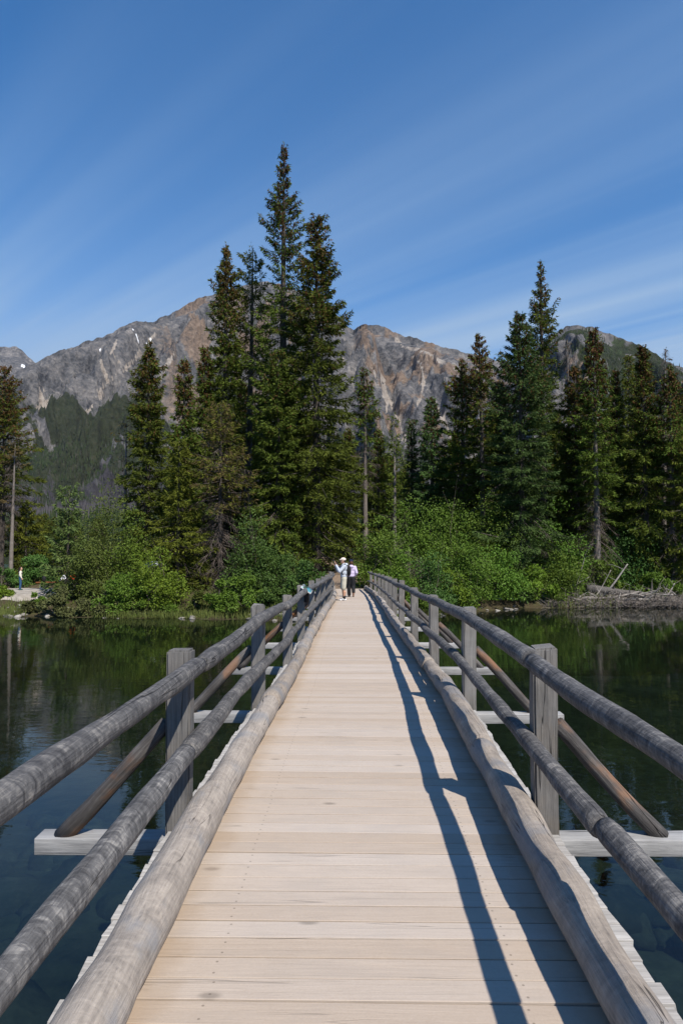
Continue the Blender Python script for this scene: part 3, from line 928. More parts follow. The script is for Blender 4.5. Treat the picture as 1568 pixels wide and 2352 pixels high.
def bridge():
    B = empty('footbridge', (float(axis_x(-3)), -3, 0))
    tag(B, 'long wooden footbridge with grey log railings and tan plank deck crossing the lake', 'footbridge')
    off = np.array(B.location)
    r = random.Random(5)

    def obj(name, data, mat, loc=(0, 0, 0), rot=(0, 0, 0)):
        if len(data.materials) == 0:
            data.materials.append(mat)
        o = bpy.data.objects.new(name, data)
        col.objects.link(o)
        o.parent = B
        o.location = Vector(loc) - Vector(off)
        o.rotation_euler = rot
        return o

    # deck planks, each its own board; a few shared shapes
    pitch_w = .1325
    shapes = []
    for k in range(14):
        bm = bmesh.new()
        bmesh.ops.create_cube(bm, size=1.0)
        wv = r.uniform(.1240, .1272)
        lv = r.uniform(2.262, 2.292) if k < 11 else r.uniform(2.03, 2.045)      # the last three fit between posts
        bmesh.ops.scale(bm, vec=(lv, wv, .05), verts=bm.verts)
        for v in bm.verts:                      # sawn ends are never square
            v.co.x += r.uniform(-.006, .006)
            v.co.y += r.uniform(-.0012, .0012)
        bmesh.ops.bevel(bm, geom=[e for e in bm.edges], offset=.0018, segments=1, affect='EDGES')
        me = bpy.data.meshes.new('plank')
        bm.to_mesh(me); bm.free()
        me.materials.append(M['plank'])
        shapes.append(me)
    Y = -2.6
    while Y < 39.6:
        z = float(deck_z(Y))
        sl = float(deck_z(Y + .2) - deck_z(Y - .2)) / .4
        sx = float(axis_x(Y + .5) - axis_x(Y - .5))
        near_post = min(abs(Y - q) for q in POSTS) < .145
        obj('plank', shapes[r.randrange(11, 14) if near_post else r.randrange(11)], M['plank'], (float(axis_x(Y)) + r.uniform(-.008, .008) * (0 if near_post else 1), Y, z - .025 + r.uniform(-.002, .002)),
            (math.atan(sl) + r.uniform(-.006, .006), r.uniform(-.002, .002), -sx + r.uniform(-.002, .002) + (math.pi if r.random() < .5 else 0)))
        Y += pitch_w
    # cross beams that carry posts and braces
    for k, Yp in enumerate(POSTS):
        m = MB()
        L = r.uniform(1.94, 2.03)
        R = r.uniform(2.02, 2.10)
        m.box((-L, -.072, -.10), (R, .072, 0))
        me = m.data('cross_beam')
        o = obj('cross_beam', me, M['beam'], (float(axis_x(Yp)), Yp, float(deck_z(Yp)) - .056), (0, 0, r.uniform(-.012, .012)))
        bv = o.modifiers.new('bevel', 'BEVEL'); bv.width = .007; bv.segments = 2
    # stringers under the deck, and piles
    for sx in (-.62, 0, .62):
        m = MB()
        ys = np.linspace(-2.7, 39.6, 60)
        m.tube(np.stack([axis_x(ys) + sx - off[0], ys - off[1], deck_z(ys) - .156 - .14], 1), .14, 8)
        m.build('stringer', M['pile'], B, True)
    for Yp in POSTS[1::2]:
        for sx in (-.62, .62):
            m = MB()
            x = float(axis_x(Yp)) + sx
            m.tube(np.array([(0, 0, -4.2), (0, 0, -2), (0, 0, float(deck_z(Yp)) - .42)]), .13, 10, rough=.1, seed=3)
            obj('pile', m.data('pile', True), M['pile'], (x, Yp + .0, 0))
    # posts and braces
    for k, Yp in enumerate(POSTS):
        z0 = float(deck_z(Yp)) - .056
        for s in (-1, 1):
            x = float(axis_x(Yp)) + s * 1.102
            bm = bmesh.new()
            bmesh.ops.create_cube(bm, size=1.0)
            w = r.uniform(.134, .146)
            d = r.uniform(.125, .15)
            h = 1.115 + r.uniform(-.035, .03)
            bmesh.ops.scale(bm, vec=(w, d, h), verts=bm.verts)
            bmesh.ops.translate(bm, vec=(0, 0, h / 2), verts=bm.verts)
            for v in bm.verts:
                if v.co.z > h * .5:
                    v.co.z += r.uniform(-.012, .012)
                v.co.x += r.uniform(-.005, .005)
            bmesh.ops.subdivide_edges(bm, edges=[e for e in bm.edges if abs(e.verts[0].co.z - e.verts[1].co.z) > .5], cuts=5)
            for v in bm.verts:
                v.co.x += r.uniform(-.003, .003); v.co.y += r.uniform(-.003, .003)
            bmesh.ops.bevel(bm, geom=[e for e in bm.edges if e.calc_face_angle(0) > .6], offset=.012, segments=2, affect='EDGES')
            me = bpy.data.meshes.new('post')
            bm.to_mesh(me); bm.free()
            for pl in me.polygons:
                pl.use_smooth = False
            o = obj('post', me, M['post'], (x, Yp, z0), (r.uniform(-.008, .008), s * r.uniform(-.004, .012), r.uniform(-.03, .03)))
            # slanting log brace from the beam's end up to the outside of the post
            m = MB()
            a = np.array((s * r.uniform(1.80, 1.86), r.uniform(-.02, .02), -.06 - .01))
            b = np.array((s * 1.17, r.uniform(-.02, .02), .60))
            L = np.linalg.norm(b - a)
            t = np.linspace(0, 1, 9)
            pth = np.stack([np.zeros(9) + .012 * np.sin(t * 5 + k), .012 * np.cos(t * 4 + k), t * L], 1)
            m.tube(pth, .050 - .006 * t, 12, rough=.14, seed=k * 2 + (s > 0))
            o = obj('brace', m.data('brace', True), M['brace'], (a[0] + float(axis_x(Yp)), a[1] + Yp, a[2] + z0 + .056 - .0), Vector(b - a).to_track_quat('Z', 'Y').to_euler())

    # railings and kerb logs: peeled logs, butted end to end
    def logs(name, mat, xoff, zoff, breaks, r0, sides, wav, rough, sd, gap=.004, lowmin=None):
        for q in range(len(breaks) - 1):
            a, b = breaks[q], breaks[q + 1] - gap
            n = max(8, int((b - a) / .07))
            if a > 15:
                n = max(8, int((b - a) / .13))
            ys = np.linspace(a, b, n)
            t = (ys - a) / (b - a)
            rad = r0 * (1 + r.uniform(-.08, .08) + (t - .5) * r.uniform(-.16, .16))
            seed = sd + q * 3
            wx = (vnoise(P2(ys * .9, np.full(n, seed * 9.1)), seed) - .5) * 2 * wav
            wz = (vnoise(P2(ys * .9 + 40, np.full(n, seed * 5.3)), seed + 1) - .5) * 2 * wav
            rad = rad * (1 + (vnoise(P2(ys * 2.2, np.full(n, seed * 3.3)), seed + 2) - .5) * .16)
            # rounded ends
            e = np.minimum(ys - a, b - ys)
            rad = rad * np.where(e < .03, .90 + .10 * np.clip(e / .03, 0, 1), 1)
            zf = zoff if callable(zoff) else (lambda q, z_=zoff: np.full(np.shape(q), z_))
            zc = deck_z(ys) + zf(ys) + wz
            if lowmin is not None:
                zc = deck_z(ys) + rad * .98 + lowmin + np.abs(wz) * .2
            ox = axis_x((a + b) / 2) + xoff
            mid = np.array([ox, (a + b) / 2, float(deck_z((a + b) / 2)) + float(zf((a + b) / 2))])
            m = MB()
            m.tube(np.stack([axis_x(ys) + xoff + wx, ys, zc], 1) - mid, rad, sides, rough=rough, seed=seed)
            obj(name, m.data(name, True), mat, mid)

    top_l = lambda q: np.interp(q, [1.5, 4.2, 7.3, 40], [1.035, .958, .972, .985])
    top_r = lambda q: np.interp(q, [1.5, 4.2, 9.0, 40], [1.005, 1.012, .985, .985])
    mid_l = lambda q: np.interp(q, [1.5, 4.2, 40], [.565, .508, .515])
    for s in (-1, 1):
        br_c = [-2.6, 1.9, 6.9, 11.2, 14.1, 18.0, 21.9, 26.0, 29.8, 34.0, 39.3] if s < 0 else [-2.6, 2.2, 5.35, 9.6, 13.8, 17.4, 21.0, 24.2, 28.4, 33.0, 39.3]
        logs('kerb_log', M['curb'], s * .93, .1, br_c, .101, 22, .012, .11, 100 + (s > 0) * 50, lowmin=.0)
        br_t = [-2.3, 4.2, 8.6, 13.0, 14.05, 19.9, 25.5, 31.4, 37.6] if s < 0 else [-2.3, 4.0, 9.9, 16.9, 22.7, 28.4, 34.4, 38.2]
        if s < 0:
            logs('handrail', M['rail'], s * .982, top_l, br_t[:4], .0545, 18, .015, .14, 200)
            logs('handrail', M['rail'], s * .982, top_l, br_t[4:], .0545, 16, .015, .14, 230)
        else:
            logs('handrail', M['rail'], s * .985, top_r, br_t, .0545, 18, .015, .14, 260)
        br_m = [-2.3, 3.9, 10.5, 16.8, 22.8, 28.4, 34.4, 37.8] if s < 0 else [-2.3, 2.9, 7.25, 13.4, 19.9, 25.5, 31.4, 38.2]
        logs('middle_rail', M['rail'], s * .985, mid_l if s < 0 else .518, br_m, .0505, 16, .015, .14, 300 + (s > 0) * 50)
    # sawn threshold where the deck meets the path
    m = MB()
    m.box((-1.1, -.12, -.16), (1.1, .12, .02))
    obj('end_sill', m.data('end_sill'), M['pile'], (float(axis_x(39.7)), 39.75, 1.80))
    return B


BRIDGE = bridge()

# ------------------------------------------------------------------ trees
def diamonds(p, d, n, ln, wd):
    """leaf-shaped quads: base p, direction d, width along cross(d,n)"""
    w = np.cross(d, n)
    w /= np.linalg.norm(w, axis=1)[:, None] + 1e-9
    ln = np.asarray(ln)[:, None]
    wd = np.asarray(wd)[:, None]
    k = len(p)
    v = np.stack([p, p + d * ln * .5 + w * wd * .5, p + d * ln, p + d * ln * .45 - w * wd * .5], 1).reshape(-1, 3)
    f = np.arange(k * 4).reshape(-1, 4)
    return v, f


def unit(v):
    return v / (np.linalg.norm(v, axis=1)[:, None] + 1e-9)


def spars(p0, p1, r0, r1):
    """thin three-sided sticks"""
    d = unit(p1 - p0)
    ref = np.where(np.abs(d[:, 2:3]) < .9, np.array([[0, 0, 1.0]]), np.array([[1.0, 0, 0]]))
    a = unit(np.cross(d, ref))
    b = np.cross(d, a)
    k = len(p0)
    vs_ = []
    for P, R in ((p0, r0), (p1, r1)):
        R = np.broadcast_to(np.asarray(R, float), (k,))[:, None]
        for j in range(3):
            an = j * 2.094
            vs_.append(P + R * (math.cos(an) * a + math.sin(an) * b))
    v = np.stack(vs_, 1).reshape(-1, 3)
    i = np.arange(k)[:, None] * 6
    f = np.concatenate([i + np.array([[0, 1, 4, 3]]), i + np.array([[1, 2, 5, 4]]), i + np.array([[2, 0, 3, 5]])])
    return v, f


def conifer(name, label, X, Y, H, R, seed, group=None, crown_base=.06, prof='spire', dens=1.0, mat='spruce', cones=.0, dead_low=.0, dead_frac=.12, lean=(0, 0), gaps=.0,
            trunk_mat='bark', cat='tree', whorl=.42, twig=1.0, dying=.0, sway=.0, base_z=None, tip_up=.25):
    r = np.random.default_rng(seed)
    z0 = gz(X, Y) - .15 if base_z is None else base_z
    T = empty(name, (X, Y, z0), 0)
    tag(T, label, cat, group)
    tr = .012 * H + .035
    hs = np.linspace(0, 1, 14)
    bend = lambda t: np.stack([lean[0] * t ** 1.3 * H + sway * np.sin(t * 4 + seed), lean[1] * t ** 1.3 * H + sway * np.cos(t * 3.1 + seed), t * H], -1)
    m = MB()
    m.tube(bend(hs), tr * (1 - hs) ** .8 + .012, 8, rough=.12, seed=seed)
    m.build('trunk', M[trunk_mat], T, True)
    nv, nf, nn = [], [], 0
    cv, cf, cn = [], [], 0
    yv, yf, yn = [], [], 0
    bp0, bp1, br0, br1 = [], [], [], []
    dp0, dp1, dr0, dr1 = [], [], [], []
    z = crown_base * H
    side_gap = r.uniform(0, 6.28)
    while z < H * .992:
        t = z / H
        tt = (t - crown_base) / (1 - crown_base)
        if prof == 'spire':
            rad = R * ((1 - t) ** .70) * (.55 + .45 * sstep(0, .12, tt)) + .12
        elif prof == 'column':
            rad = R * min(1.0, ((1 - t) * 2.6)) ** .8 * (.7 + .3 * sstep(0, .2, tt)) + .10
        elif prof == 'broad':
            rad = R * (1 - t) ** .58 + .12
        else:                                   # 'pine': tuft near the top, ragged
            rad = R * (.35 + .9 * math.sin(math.pi * min(1, tt * .85 + .12)) ** 1.5) * (1 - t * .35)
        rad *= 1 + .38 * (float(vnoise(np.array([[z * .55, seed * 3.1, 0.0]]), seed)[0]) - .5) * 2
        nb = int(r.integers(4, 7)) if t < .9 else int(r.integers(3, 5))
        a0 = r.uniform(0, 6.28)
        for b in range(nb):
            if r.random() < gaps:
                continue
            az = a0 + b * 6.283 / nb + r.normal(0, .28)
            L = rad * r.uniform(.62, 1.12)
            if r.random() < .10:
                L *= 1.18
            e0 = (.75 * t ** 2 - .12 - .30 * (1 - t)) + r.normal(0, .12)
            if prof == 'pine':
                e0 = .35 + r.normal(0, .25)
            dirh = np.array([math.cos(az), math.sin(az), 0.0])
            base = bend(np.array([min(1, t)]))[0] + np.array([0, 0, r.normal(0, .10)])
            ss = np.linspace(0, 1, 5)
            droop = (.42 * (1 - t) + .05) * r.uniform(.6, 1.2)
            dead = (t < dead_low and r.random() < .9) or r.random() < dead_frac * (1 - t)
            if dead:
                L *= r.uniform(.45, .8)
                droop += r.uniform(.1, .5)
            up = tip_up * r.uniform(.5, 1.5)
            pz = L * (math.tan(e0) * ss - droop * ss ** 2 + up * ss ** 3)
            path = base + dirh * (L * ss)[:, None] + np.array([0, 0, 1.0]) * pz[:, None]
            br = max(.010, .016 * L + .004)
            for q in (0, 2):
                (dp0 if dead else bp0).append(path[q]); (dp1 if dead else bp1).append(path[q + 2])
                (dr0 if dead else br0).append(br * (1 - q * .22)); (dr1 if dead else br1).append(br * (1 - (q + 2) * .22))
            side = np.array([-math.sin(az), math.cos(az), 0.0])
            if dead:
                k = max(5, int(L * 14))
                sp = r.uniform(.2, 1.0, k)
                P = np.stack([np.interp(sp, ss, path[:, j]) for j in range(3)], 1)
                sg = r.choice([-1, 1], k)[:, None]
                D = unit(dirh * r.uniform(.1, .8, k)[:, None] + side * sg * r.uniform(.3, 1, k)[:, None] + np.array([0, 0, -1.0]) * r.uniform(.3, 1.6, k)[:, None])
                ln = r.uniform(.2, .65, k)[:, None]
                dp0.extend(P); dp1.extend(P + D * ln); dr0.extend([.009] * k); dr1.extend([.004] * k)
                continue
            k = max(9, int((L * 62 + 12) * dens))
            sp = .12 + .88 * r.random(k) ** .75
            P = np.stack([np.interp(sp, ss, path[:, j]) for j in range(3)], 1)
            sg = r.choice([-1, 1], k)[:, None]
            w_side = r.uniform(.15, 1.0, k)[:, None]
            spread = (.30 * L * (1.08 - sp) + .05)[:, None] * r.uniform(0, 1, k)[:, None]
            P = P + side * sg * spread + np.array([0, 0, 1.0]) * r.normal(-.03, .05, k)[:, None] - np.array([0, 0, .25]) * spread
            D = unit(dirh * r.uniform(.2, 1.0, k)[:, None] + side * sg * w_side + np.array([0, 0, 1.0]) * r.normal(-.32, .42, k)[:, None])
            Nn = unit(r.normal(0, 1, (k, 3)) + np.array([0, 0, .5]))
            ln = r.uniform(.18, .42, k) * twig * (.75 + .25 * min(1, L))
            wd = ln * r.uniform(.15, .28, k)
            # cone clusters hang near the tip of the crown
            pc = cones * sstep(.50, 1.0, np.array(t)) * .85
            isc = (r.random(k) < pc) & (sp > .25)
            isy = (~isc) & (r.random(k) < dying)
            isn = ~(isc | isy)
            if isn.any():
                v, f = diamonds(P[isn], D[isn], Nn[isn], ln[isn], wd[isn])
                nv.append(v); nf.append(f + nn); nn += len(v)
            if isy.any():
                v, f = diamonds(P[isy], D[isy], Nn[isy], ln[isy], wd[isy] * .7)
                yv.append(v); yf.append(f + yn); yn += len(v)
            if isc.any():
                kk = int(isc.sum())
                Dc = unit(np.array([0, 0, -1.0]) + r.normal(0, .45, (kk, 3)))
                v, f = diamonds(P[isc] + r.normal(0, .04, (kk, 3)), Dc, unit(r.normal(0, 1, (kk, 3))), r.uniform(.12, .24, kk), r.uniform(.08, .14, kk))
                cv.append(v); cf.append(f + cn); cn += len(v)
        z += whorl * r.uniform(.6, 1.35) * (1 - .45 * t)
    # leader shoot
    k = 26
    ph = r.uniform(.955, 1.0, k)
    P = bend(ph)
    D = unit(np.concatenate([r.normal(0, .5, (k, 2)), r.uniform(.1, .9, (k, 1))], 1))
    v, f = diamonds(P, D, unit(r.normal(0, 1, (k, 3))), r.uniform(.12, .26, k), r.uniform(.05, .09, k))
    nv.append(v); nf.append(f + nn); nn += len(v)
    if bp0:
        v, f = spars(np.array(bp0), np.array(bp1), np.array(br0), np.array(br1))
        link('branches', mesh_np('branches', v, [f]), T, M['twig_dark'])['kind'] = 'stuff'
    if nv:
        crown = link('crown', mesh_np('crown', np.concatenate(nv), [np.concatenate(nf)]), T, M[mat])
        crown['kind'] = 'stuff'
    if cv:
        link('cone_clusters', mesh_np('cone_clusters', np.concatenate(cv), [np.concatenate(cf)]), crown, M['cone'])['kind'] = 'stuff'
    if yv:
        link('dry_needles', mesh_np('dry_needles', np.concatenate(yv), [np.concatenate(yf)]), crown, M['dying'])['kind'] = 'stuff'
    if dp0:
        v, f = spars(np.array(dp0), np.array(dp1), np.array(dr0), np.array(dr1))
        link('dead_branches', mesh_np('dead_branches', v, [f]), T, M['twig'])['kind'] = 'stuff'
    return T


def tree_at(name, label, px, top, Y, hw, seed, **kw):
    """hw: half width of the lower crown as measured, ground height from the island"""
    p = at(px, top, Y)
    z0 = gz(p[0], Y) - .15
    return conifer(name, label, p[0], Y, p[2] - z0, hw / F * Y, seed, **kw)


def copy_tree(src, X, Y, H, rz, label, group, base_z=None):
    o = src.copy()
    col.objects.link(o)
    k = H / src['height']
    o.location = (X, Y, (gz(X, Y) - .15) if base_z is None else base_z)
    o.scale = (k, k, k)
    o.rotation_euler = (0, 0, rz)
    o['label'] = label
    o['group'] = group
    for ch in list(src.children):
        c = ch.copy()
        col.objects.link(c)
        c.parent = o
        for g in list(ch.children):
            d = g.copy()
            col.objects.link(d)
            d.parent = c
    return o


def trees():
    S = 'spruce_tree'
    # the tall group left of the bridge's end
    tree_at(S, 'tallest spruce of the scene with a narrow top standing well above the others', 652, 326, 53, 70, 1, prof='column', cones=.75, dead_frac=.22, gaps=.08, dens=1.0, whorl=.66, tip_up=.4, crown_base=.07, dying=.05)
    tree_at(S, 'second tallest broad spruce right beside the bridge entrance with brown cone top', 727, 500, 49, 132, 2, prof='broad', cones=.65, dens=1.25, whorl=.46, crown_base=.03, mat='spruce', dead_frac=.08)
    tree_at(S, 'dark cone-laden spruce with slim top at the left of the tallest spruce', 520, 558, 55, 52, 3, prof='column', cones=.85, whorl=.45, crown_base=.12)
    tree_at('pine_tree', 'thin sparse pine with see-through top between two tall spruces', 577, 568, 57, 62, 4, prof='pine', mat='pine', dens=.95, whorl=.62, gaps=.25, crown_base=.36, trunk_mat='bark', dead_frac=.5, sway=.12)
    tree_at(S, 'low-branched green spruce filling the space under the tallest spruce', 640, 800, 48, 110, 41, prof='spire', cones=.2, whorl=.42, crown_base=.02, dens=1.2)
    tree_at('dying_tree', 'brown half-dead conifer with tangled grey twigs left of the bridge', 508, 925, 46.5, 105, 5, prof='column', mat='pine', dens=.55, dying=.60, dead_frac=.95, dead_low=.45, whorl=.36, crown_base=.10, cat='tree')
    tree_at(S, 'spruce with two-toned dark crown and brown tip left of the brown conifer', 424, 820, 52, 66, 6, prof='spire', cones=.8, whorl=.42, crown_base=.05)
    tree_at(S, 'spruce tucked between the brown conifer and the cone-laden spruce', 472, 798, 54, 70, 7, prof='spire', cones=.6, whorl=.45, crown_base=.05)
    tree_at(S, 'drooping spruce with low olive skirts left of the brown conifer', 412, 1010, 46, 88, 71, prof='broad', mat='pine', dens=.9, whorl=.4, crown_base=.02, dead_frac=.25)
    tree_at(S, 'solitary slim columnar spruce with brown tip on the left half', 343, 786, 49, 58, 8, prof='column', cones=.55, whorl=.40, crown_base=.10, dens=1.15)
    tree_at(S, 'spruce with dark brown top cut off by the left edge', 14, 842, 56, 78, 9, prof='column', cones=.95, whorl=.55, crown_base=.24, dens=.95, dead_low=.40)
    tree_at('pine_tree', 'bare straight pine trunk beside the woman in the cream top', 32, 1010, 54, 36, 10, prof='pine', mat='dying', dens=.5, whorl=.5, gaps=.35, crown_base=.42, dead_low=.86, trunk_mat='bark_pale', dead_frac=.8, lean=(.012, 0))
    tree_at(S, 'young pale green spruce with open tiers above the bench', 160, 1118, 45.6, 74, 11, prof='broad', mat='young', dens=.95, whorl=.55, crown_base=.10, tip_up=.5, gaps=.08)
    tree_at('dead_snag', 'thin grey snag with a few rusty tufts beside the slim columnar spruce', 291, 968, 51, 40, 12, prof='pine', mat='dying', dens=.16, whorl=.8, gaps=.3, crown_base=.45, dead_low=.8, dead_frac=.75, trunk_mat='bark_pale')
    tree_at('pine_tree', 'small yellow-green pine by the left shore behind the bare trunk', 62, 1155, 58, 44, 13, prof='column', mat='pine', dens=1.0, crown_base=.08, whorl=.45)
    # right of the bridge
    tree_at(S, 'thin spruce with pale bare trunk right of the bridge entrance', 838, 845, 57, 46, 14, prof='column', cones=.5, dens=.75, gaps=.2, crown_base=.40, dead_low=.62, dead_frac=.4, trunk_mat='bark_pale', whorl=.5)
    tree_at(S, 'short bushy spruce beneath the thin bare-trunked one', 868, 985, 60, 50, 15, prof='spire', cones=.5, whorl=.45, crown_base=.03)
    tree_at('pine_tree', 'spindly young pine with pale trunk in the gap before the mountain', 905, 950, 58, 26, 16, prof='pine', mat='spruce', dens=.6, gaps=.35, crown_base=.35, trunk_mat='bark_pale', whorl=.6)
    tree_at(S, 'smaller of the two dark spruces standing alone in the mountain gap', 945, 966, 62, 46, 17, prof='spire', cones=.3, whorl=.42, crown_base=.03, mat='spruce_blue')
    tree_at(S, 'taller of the two dark spruces standing alone in the mountain gap', 990, 911, 60, 56, 18, prof='spire', cones=.4, whorl=.42, crown_base=.03, mat='spruce_blue')
    tree_at(S, 'spruce with knobbly brown top left of the tall right-hand spruce', 1101, 767, 57, 76, 19, prof='broad', cones=.95, whorl=.55, gaps=.12, crown_base=.08, dens=.95, sway=.1)
    tree_at(S, 'cone-covered spruce with slim brown top leaning on its taller neighbour', 1060, 828, 59, 56, 20, prof='column', cones=.95, whorl=.5, crown_base=.06)
    tree_at(S, 'short dark spruce top between the knobbly spruce and the broad spruce', 1146, 872, 60, 56, 21, prof='column', cones=.9, whorl=.5, crown_base=.06)
    tree_at(S, 'tallest spruce on the right with a narrow spire above a broad neighbour', 1240, 599, 55, 52, 22, prof='column', cones=.55, whorl=.6, gaps=.08, crown_base=.10, tip_up=.45)
    tree_at(S, 'broad full blue-green spruce beneath the tall right-hand spire', 1192, 722, 51, 128, 23, prof='broad', cones=.35, mat='spruce_blue', dens=1.25, whorl=.46, crown_base=.03)
    tree_at(S, 'slim rusty-topped spruce just right of the broad blue-green spruce', 1320, 842, 55, 46, 24, prof='column', cones=.95, whorl=.5, crown_base=.1)
    tree_at(S, 'tall brown-topped spruce with bare grey lower trunk before the forested ridge', 1362, 754, 52, 70, 25, prof='broad', cones=.95, whorl=.46, crown_base=.05, dead_low=.36, dead_frac=.15, trunk_mat='bark_pale')
    tree_at(S, 'slender dull spruce behind the brown-topped spruces on the right', 1442, 815, 60, 48, 26, prof='spire', cones=.3, whorl=.5, crown_base=.1, mat='pine', dens=.8)
    tree_at(S, 'full dark green spruce with brown tip near the right edge', 1474, 794, 53, 84, 27, prof='broad', cones=.85, whorl=.42, crown_base=.04, dens=1.15)
    tree_at(S, 'short brown-tipped spruce between two taller right-hand spruces', 1412, 848, 61, 40, 28, prof='spire', cones=.8, whorl=.45, crown_base=.1)
    tree_at(S, 'half-bare grey spruce with twisted dead limbs at the right edge', 1536, 838, 52, 64, 29, prof='column', cones=.9, dead_frac=.9, dead_low=.5, whorl=.5, dens=.9, crown_base=.14, trunk_mat='bark_pale')
    tree_at('dead_snag', 'leafless dead snag beside the rusty slim spruce', 1302, 782, 56, 30, 30, prof='pine', mat='dying', dens=.02, whorl=.6, gaps=.1, crown_base=.35, dead_low=1.1, dead_frac=1, trunk_mat='bark_pale')
    tree_at('dead_snag', 'leafless dead snag leaning at the far right', 1512, 800, 57, 34, 31, prof='pine', mat='dying', dens=.02, whorl=.6, gaps=.1, crown_base=.35, dead_low=1.1, dead_frac=1, trunk_mat='bark_pale', lean=(.03, 0))
    tree_at(S, 'dull olive spruce cut by the right edge beside the dead limbs', 1582, 990, 51, 70, 32, prof='column', cones=.2, mat='pine', whorl=.5, crown_base=.04)
    # woods behind: copies of two fuller trees
    src1 = tree_at(S, 'shaded spruce standing deeper in the island wood', 800, 985, 66, 66, 33, prof='spire', cones=.4, whorl=.42, crown_base=.02, dens=1.1, group='spruces deeper in the island wood')
    src1['height'] = at(800, 985, 66)[2] - src1.location.z
    src2 = tree_at(S, 'shaded spruce standing deeper in the island wood', 1278, 950, 64, 60, 34, prof='column', cones=.4, whorl=.45, crown_base=.02, dens=1.0, group='spruces deeper in the island wood')
    src2['height'] = at(1278, 950, 64)[2] - src2.location.z
    r = random.Random(3)
    for (px, top, Y, where) in [
            (560, 880, 64, 'behind the thin pine'), (610, 930, 60, 'behind the tallest spruce, left of its trunk'), (700, 960, 60, 'behind the second tallest spruce'), (480, 1010, 62, 'behind the brown conifer'),
            (755, 1030, 70, 'behind the bridge entrance'), (850, 1060, 72, 'behind the pale bare trunk'), (890, 1040, 68, 'beside the spindly pine'), (925, 1075, 74, 'low in the mountain gap, left of the two dark spruces'),
            (1020, 1040, 70, 'low in the mountain gap, right of the two dark spruces'), (1045, 1000, 66, 'at the right border of the mountain gap'), (1130, 980, 64, 'behind the knobbly brown spruce'), (1340, 960, 66, 'behind the rusty slim spruce'),
            (1395, 940, 70, 'right of the bare-trunked brown spruce'), (1430, 985, 64, 'below the slender dull spruce'), (1505, 960, 62, 'behind the full dark spruce near the right edge'), (1550, 930, 66, 'behind the half-bare grey spruce'),
            (1600, 900, 60, 'past the right edge beside the dull olive spruce'), (1650, 860, 58, 'second past the right edge'), (395, 1080, 60, 'right of the slim columnar spruce'), (440, 1040, 64, 'behind the drooping olive spruce'),
            (1240, 1000, 62, 'behind the broad blue-green spruce'), (1160, 1020, 60, 'left of the broad blue-green spruce'), (-60, 900, 56, 'just past the left edge'), (-120, 960, 50, 'second past the left edge'),
            (1720, 930, 66, 'third past the right edge'), (-190, 900, 60, 'third past the left edge'), (1090, 1060, 62, 'behind the alder under the knobbly spruce'), (970, 1085, 66, 'between the two dark spruces of the mountain gap'),
            (1480, 1060, 58, 'under the full dark spruce near the right edge'), (1310, 1050, 57, 'under the rusty slim spruce')]:
        p = at(px, top, Y)
        copy_tree(r.choice((src1, src2)), p[0], Y, p[2] - gz(p[0], Y) + .15, r.uniform(0, 6.28), 'shaded spruce ' + where, 'spruces deeper in the island wood')
    src1['label'] = 'shaded spruce right of the second tallest spruce'
    src2['label'] = 'shaded spruce between the broad blue-green and the rusty slim one'
    # conifers on the shore across the water, seen left of the young spruce
    for k in range(26):
        px = r.uniform(40, 330)
        Y = r.uniform(118, 150)
        H = r.uniform(6, 11)
        copy_tree(r.choice((src1, src2)), (px - 784) / F * Y, Y, H, r.uniform(0, 6.28), 'small conifer on the far shore left of the island', 'conifers on the far shore', .1)


trees()


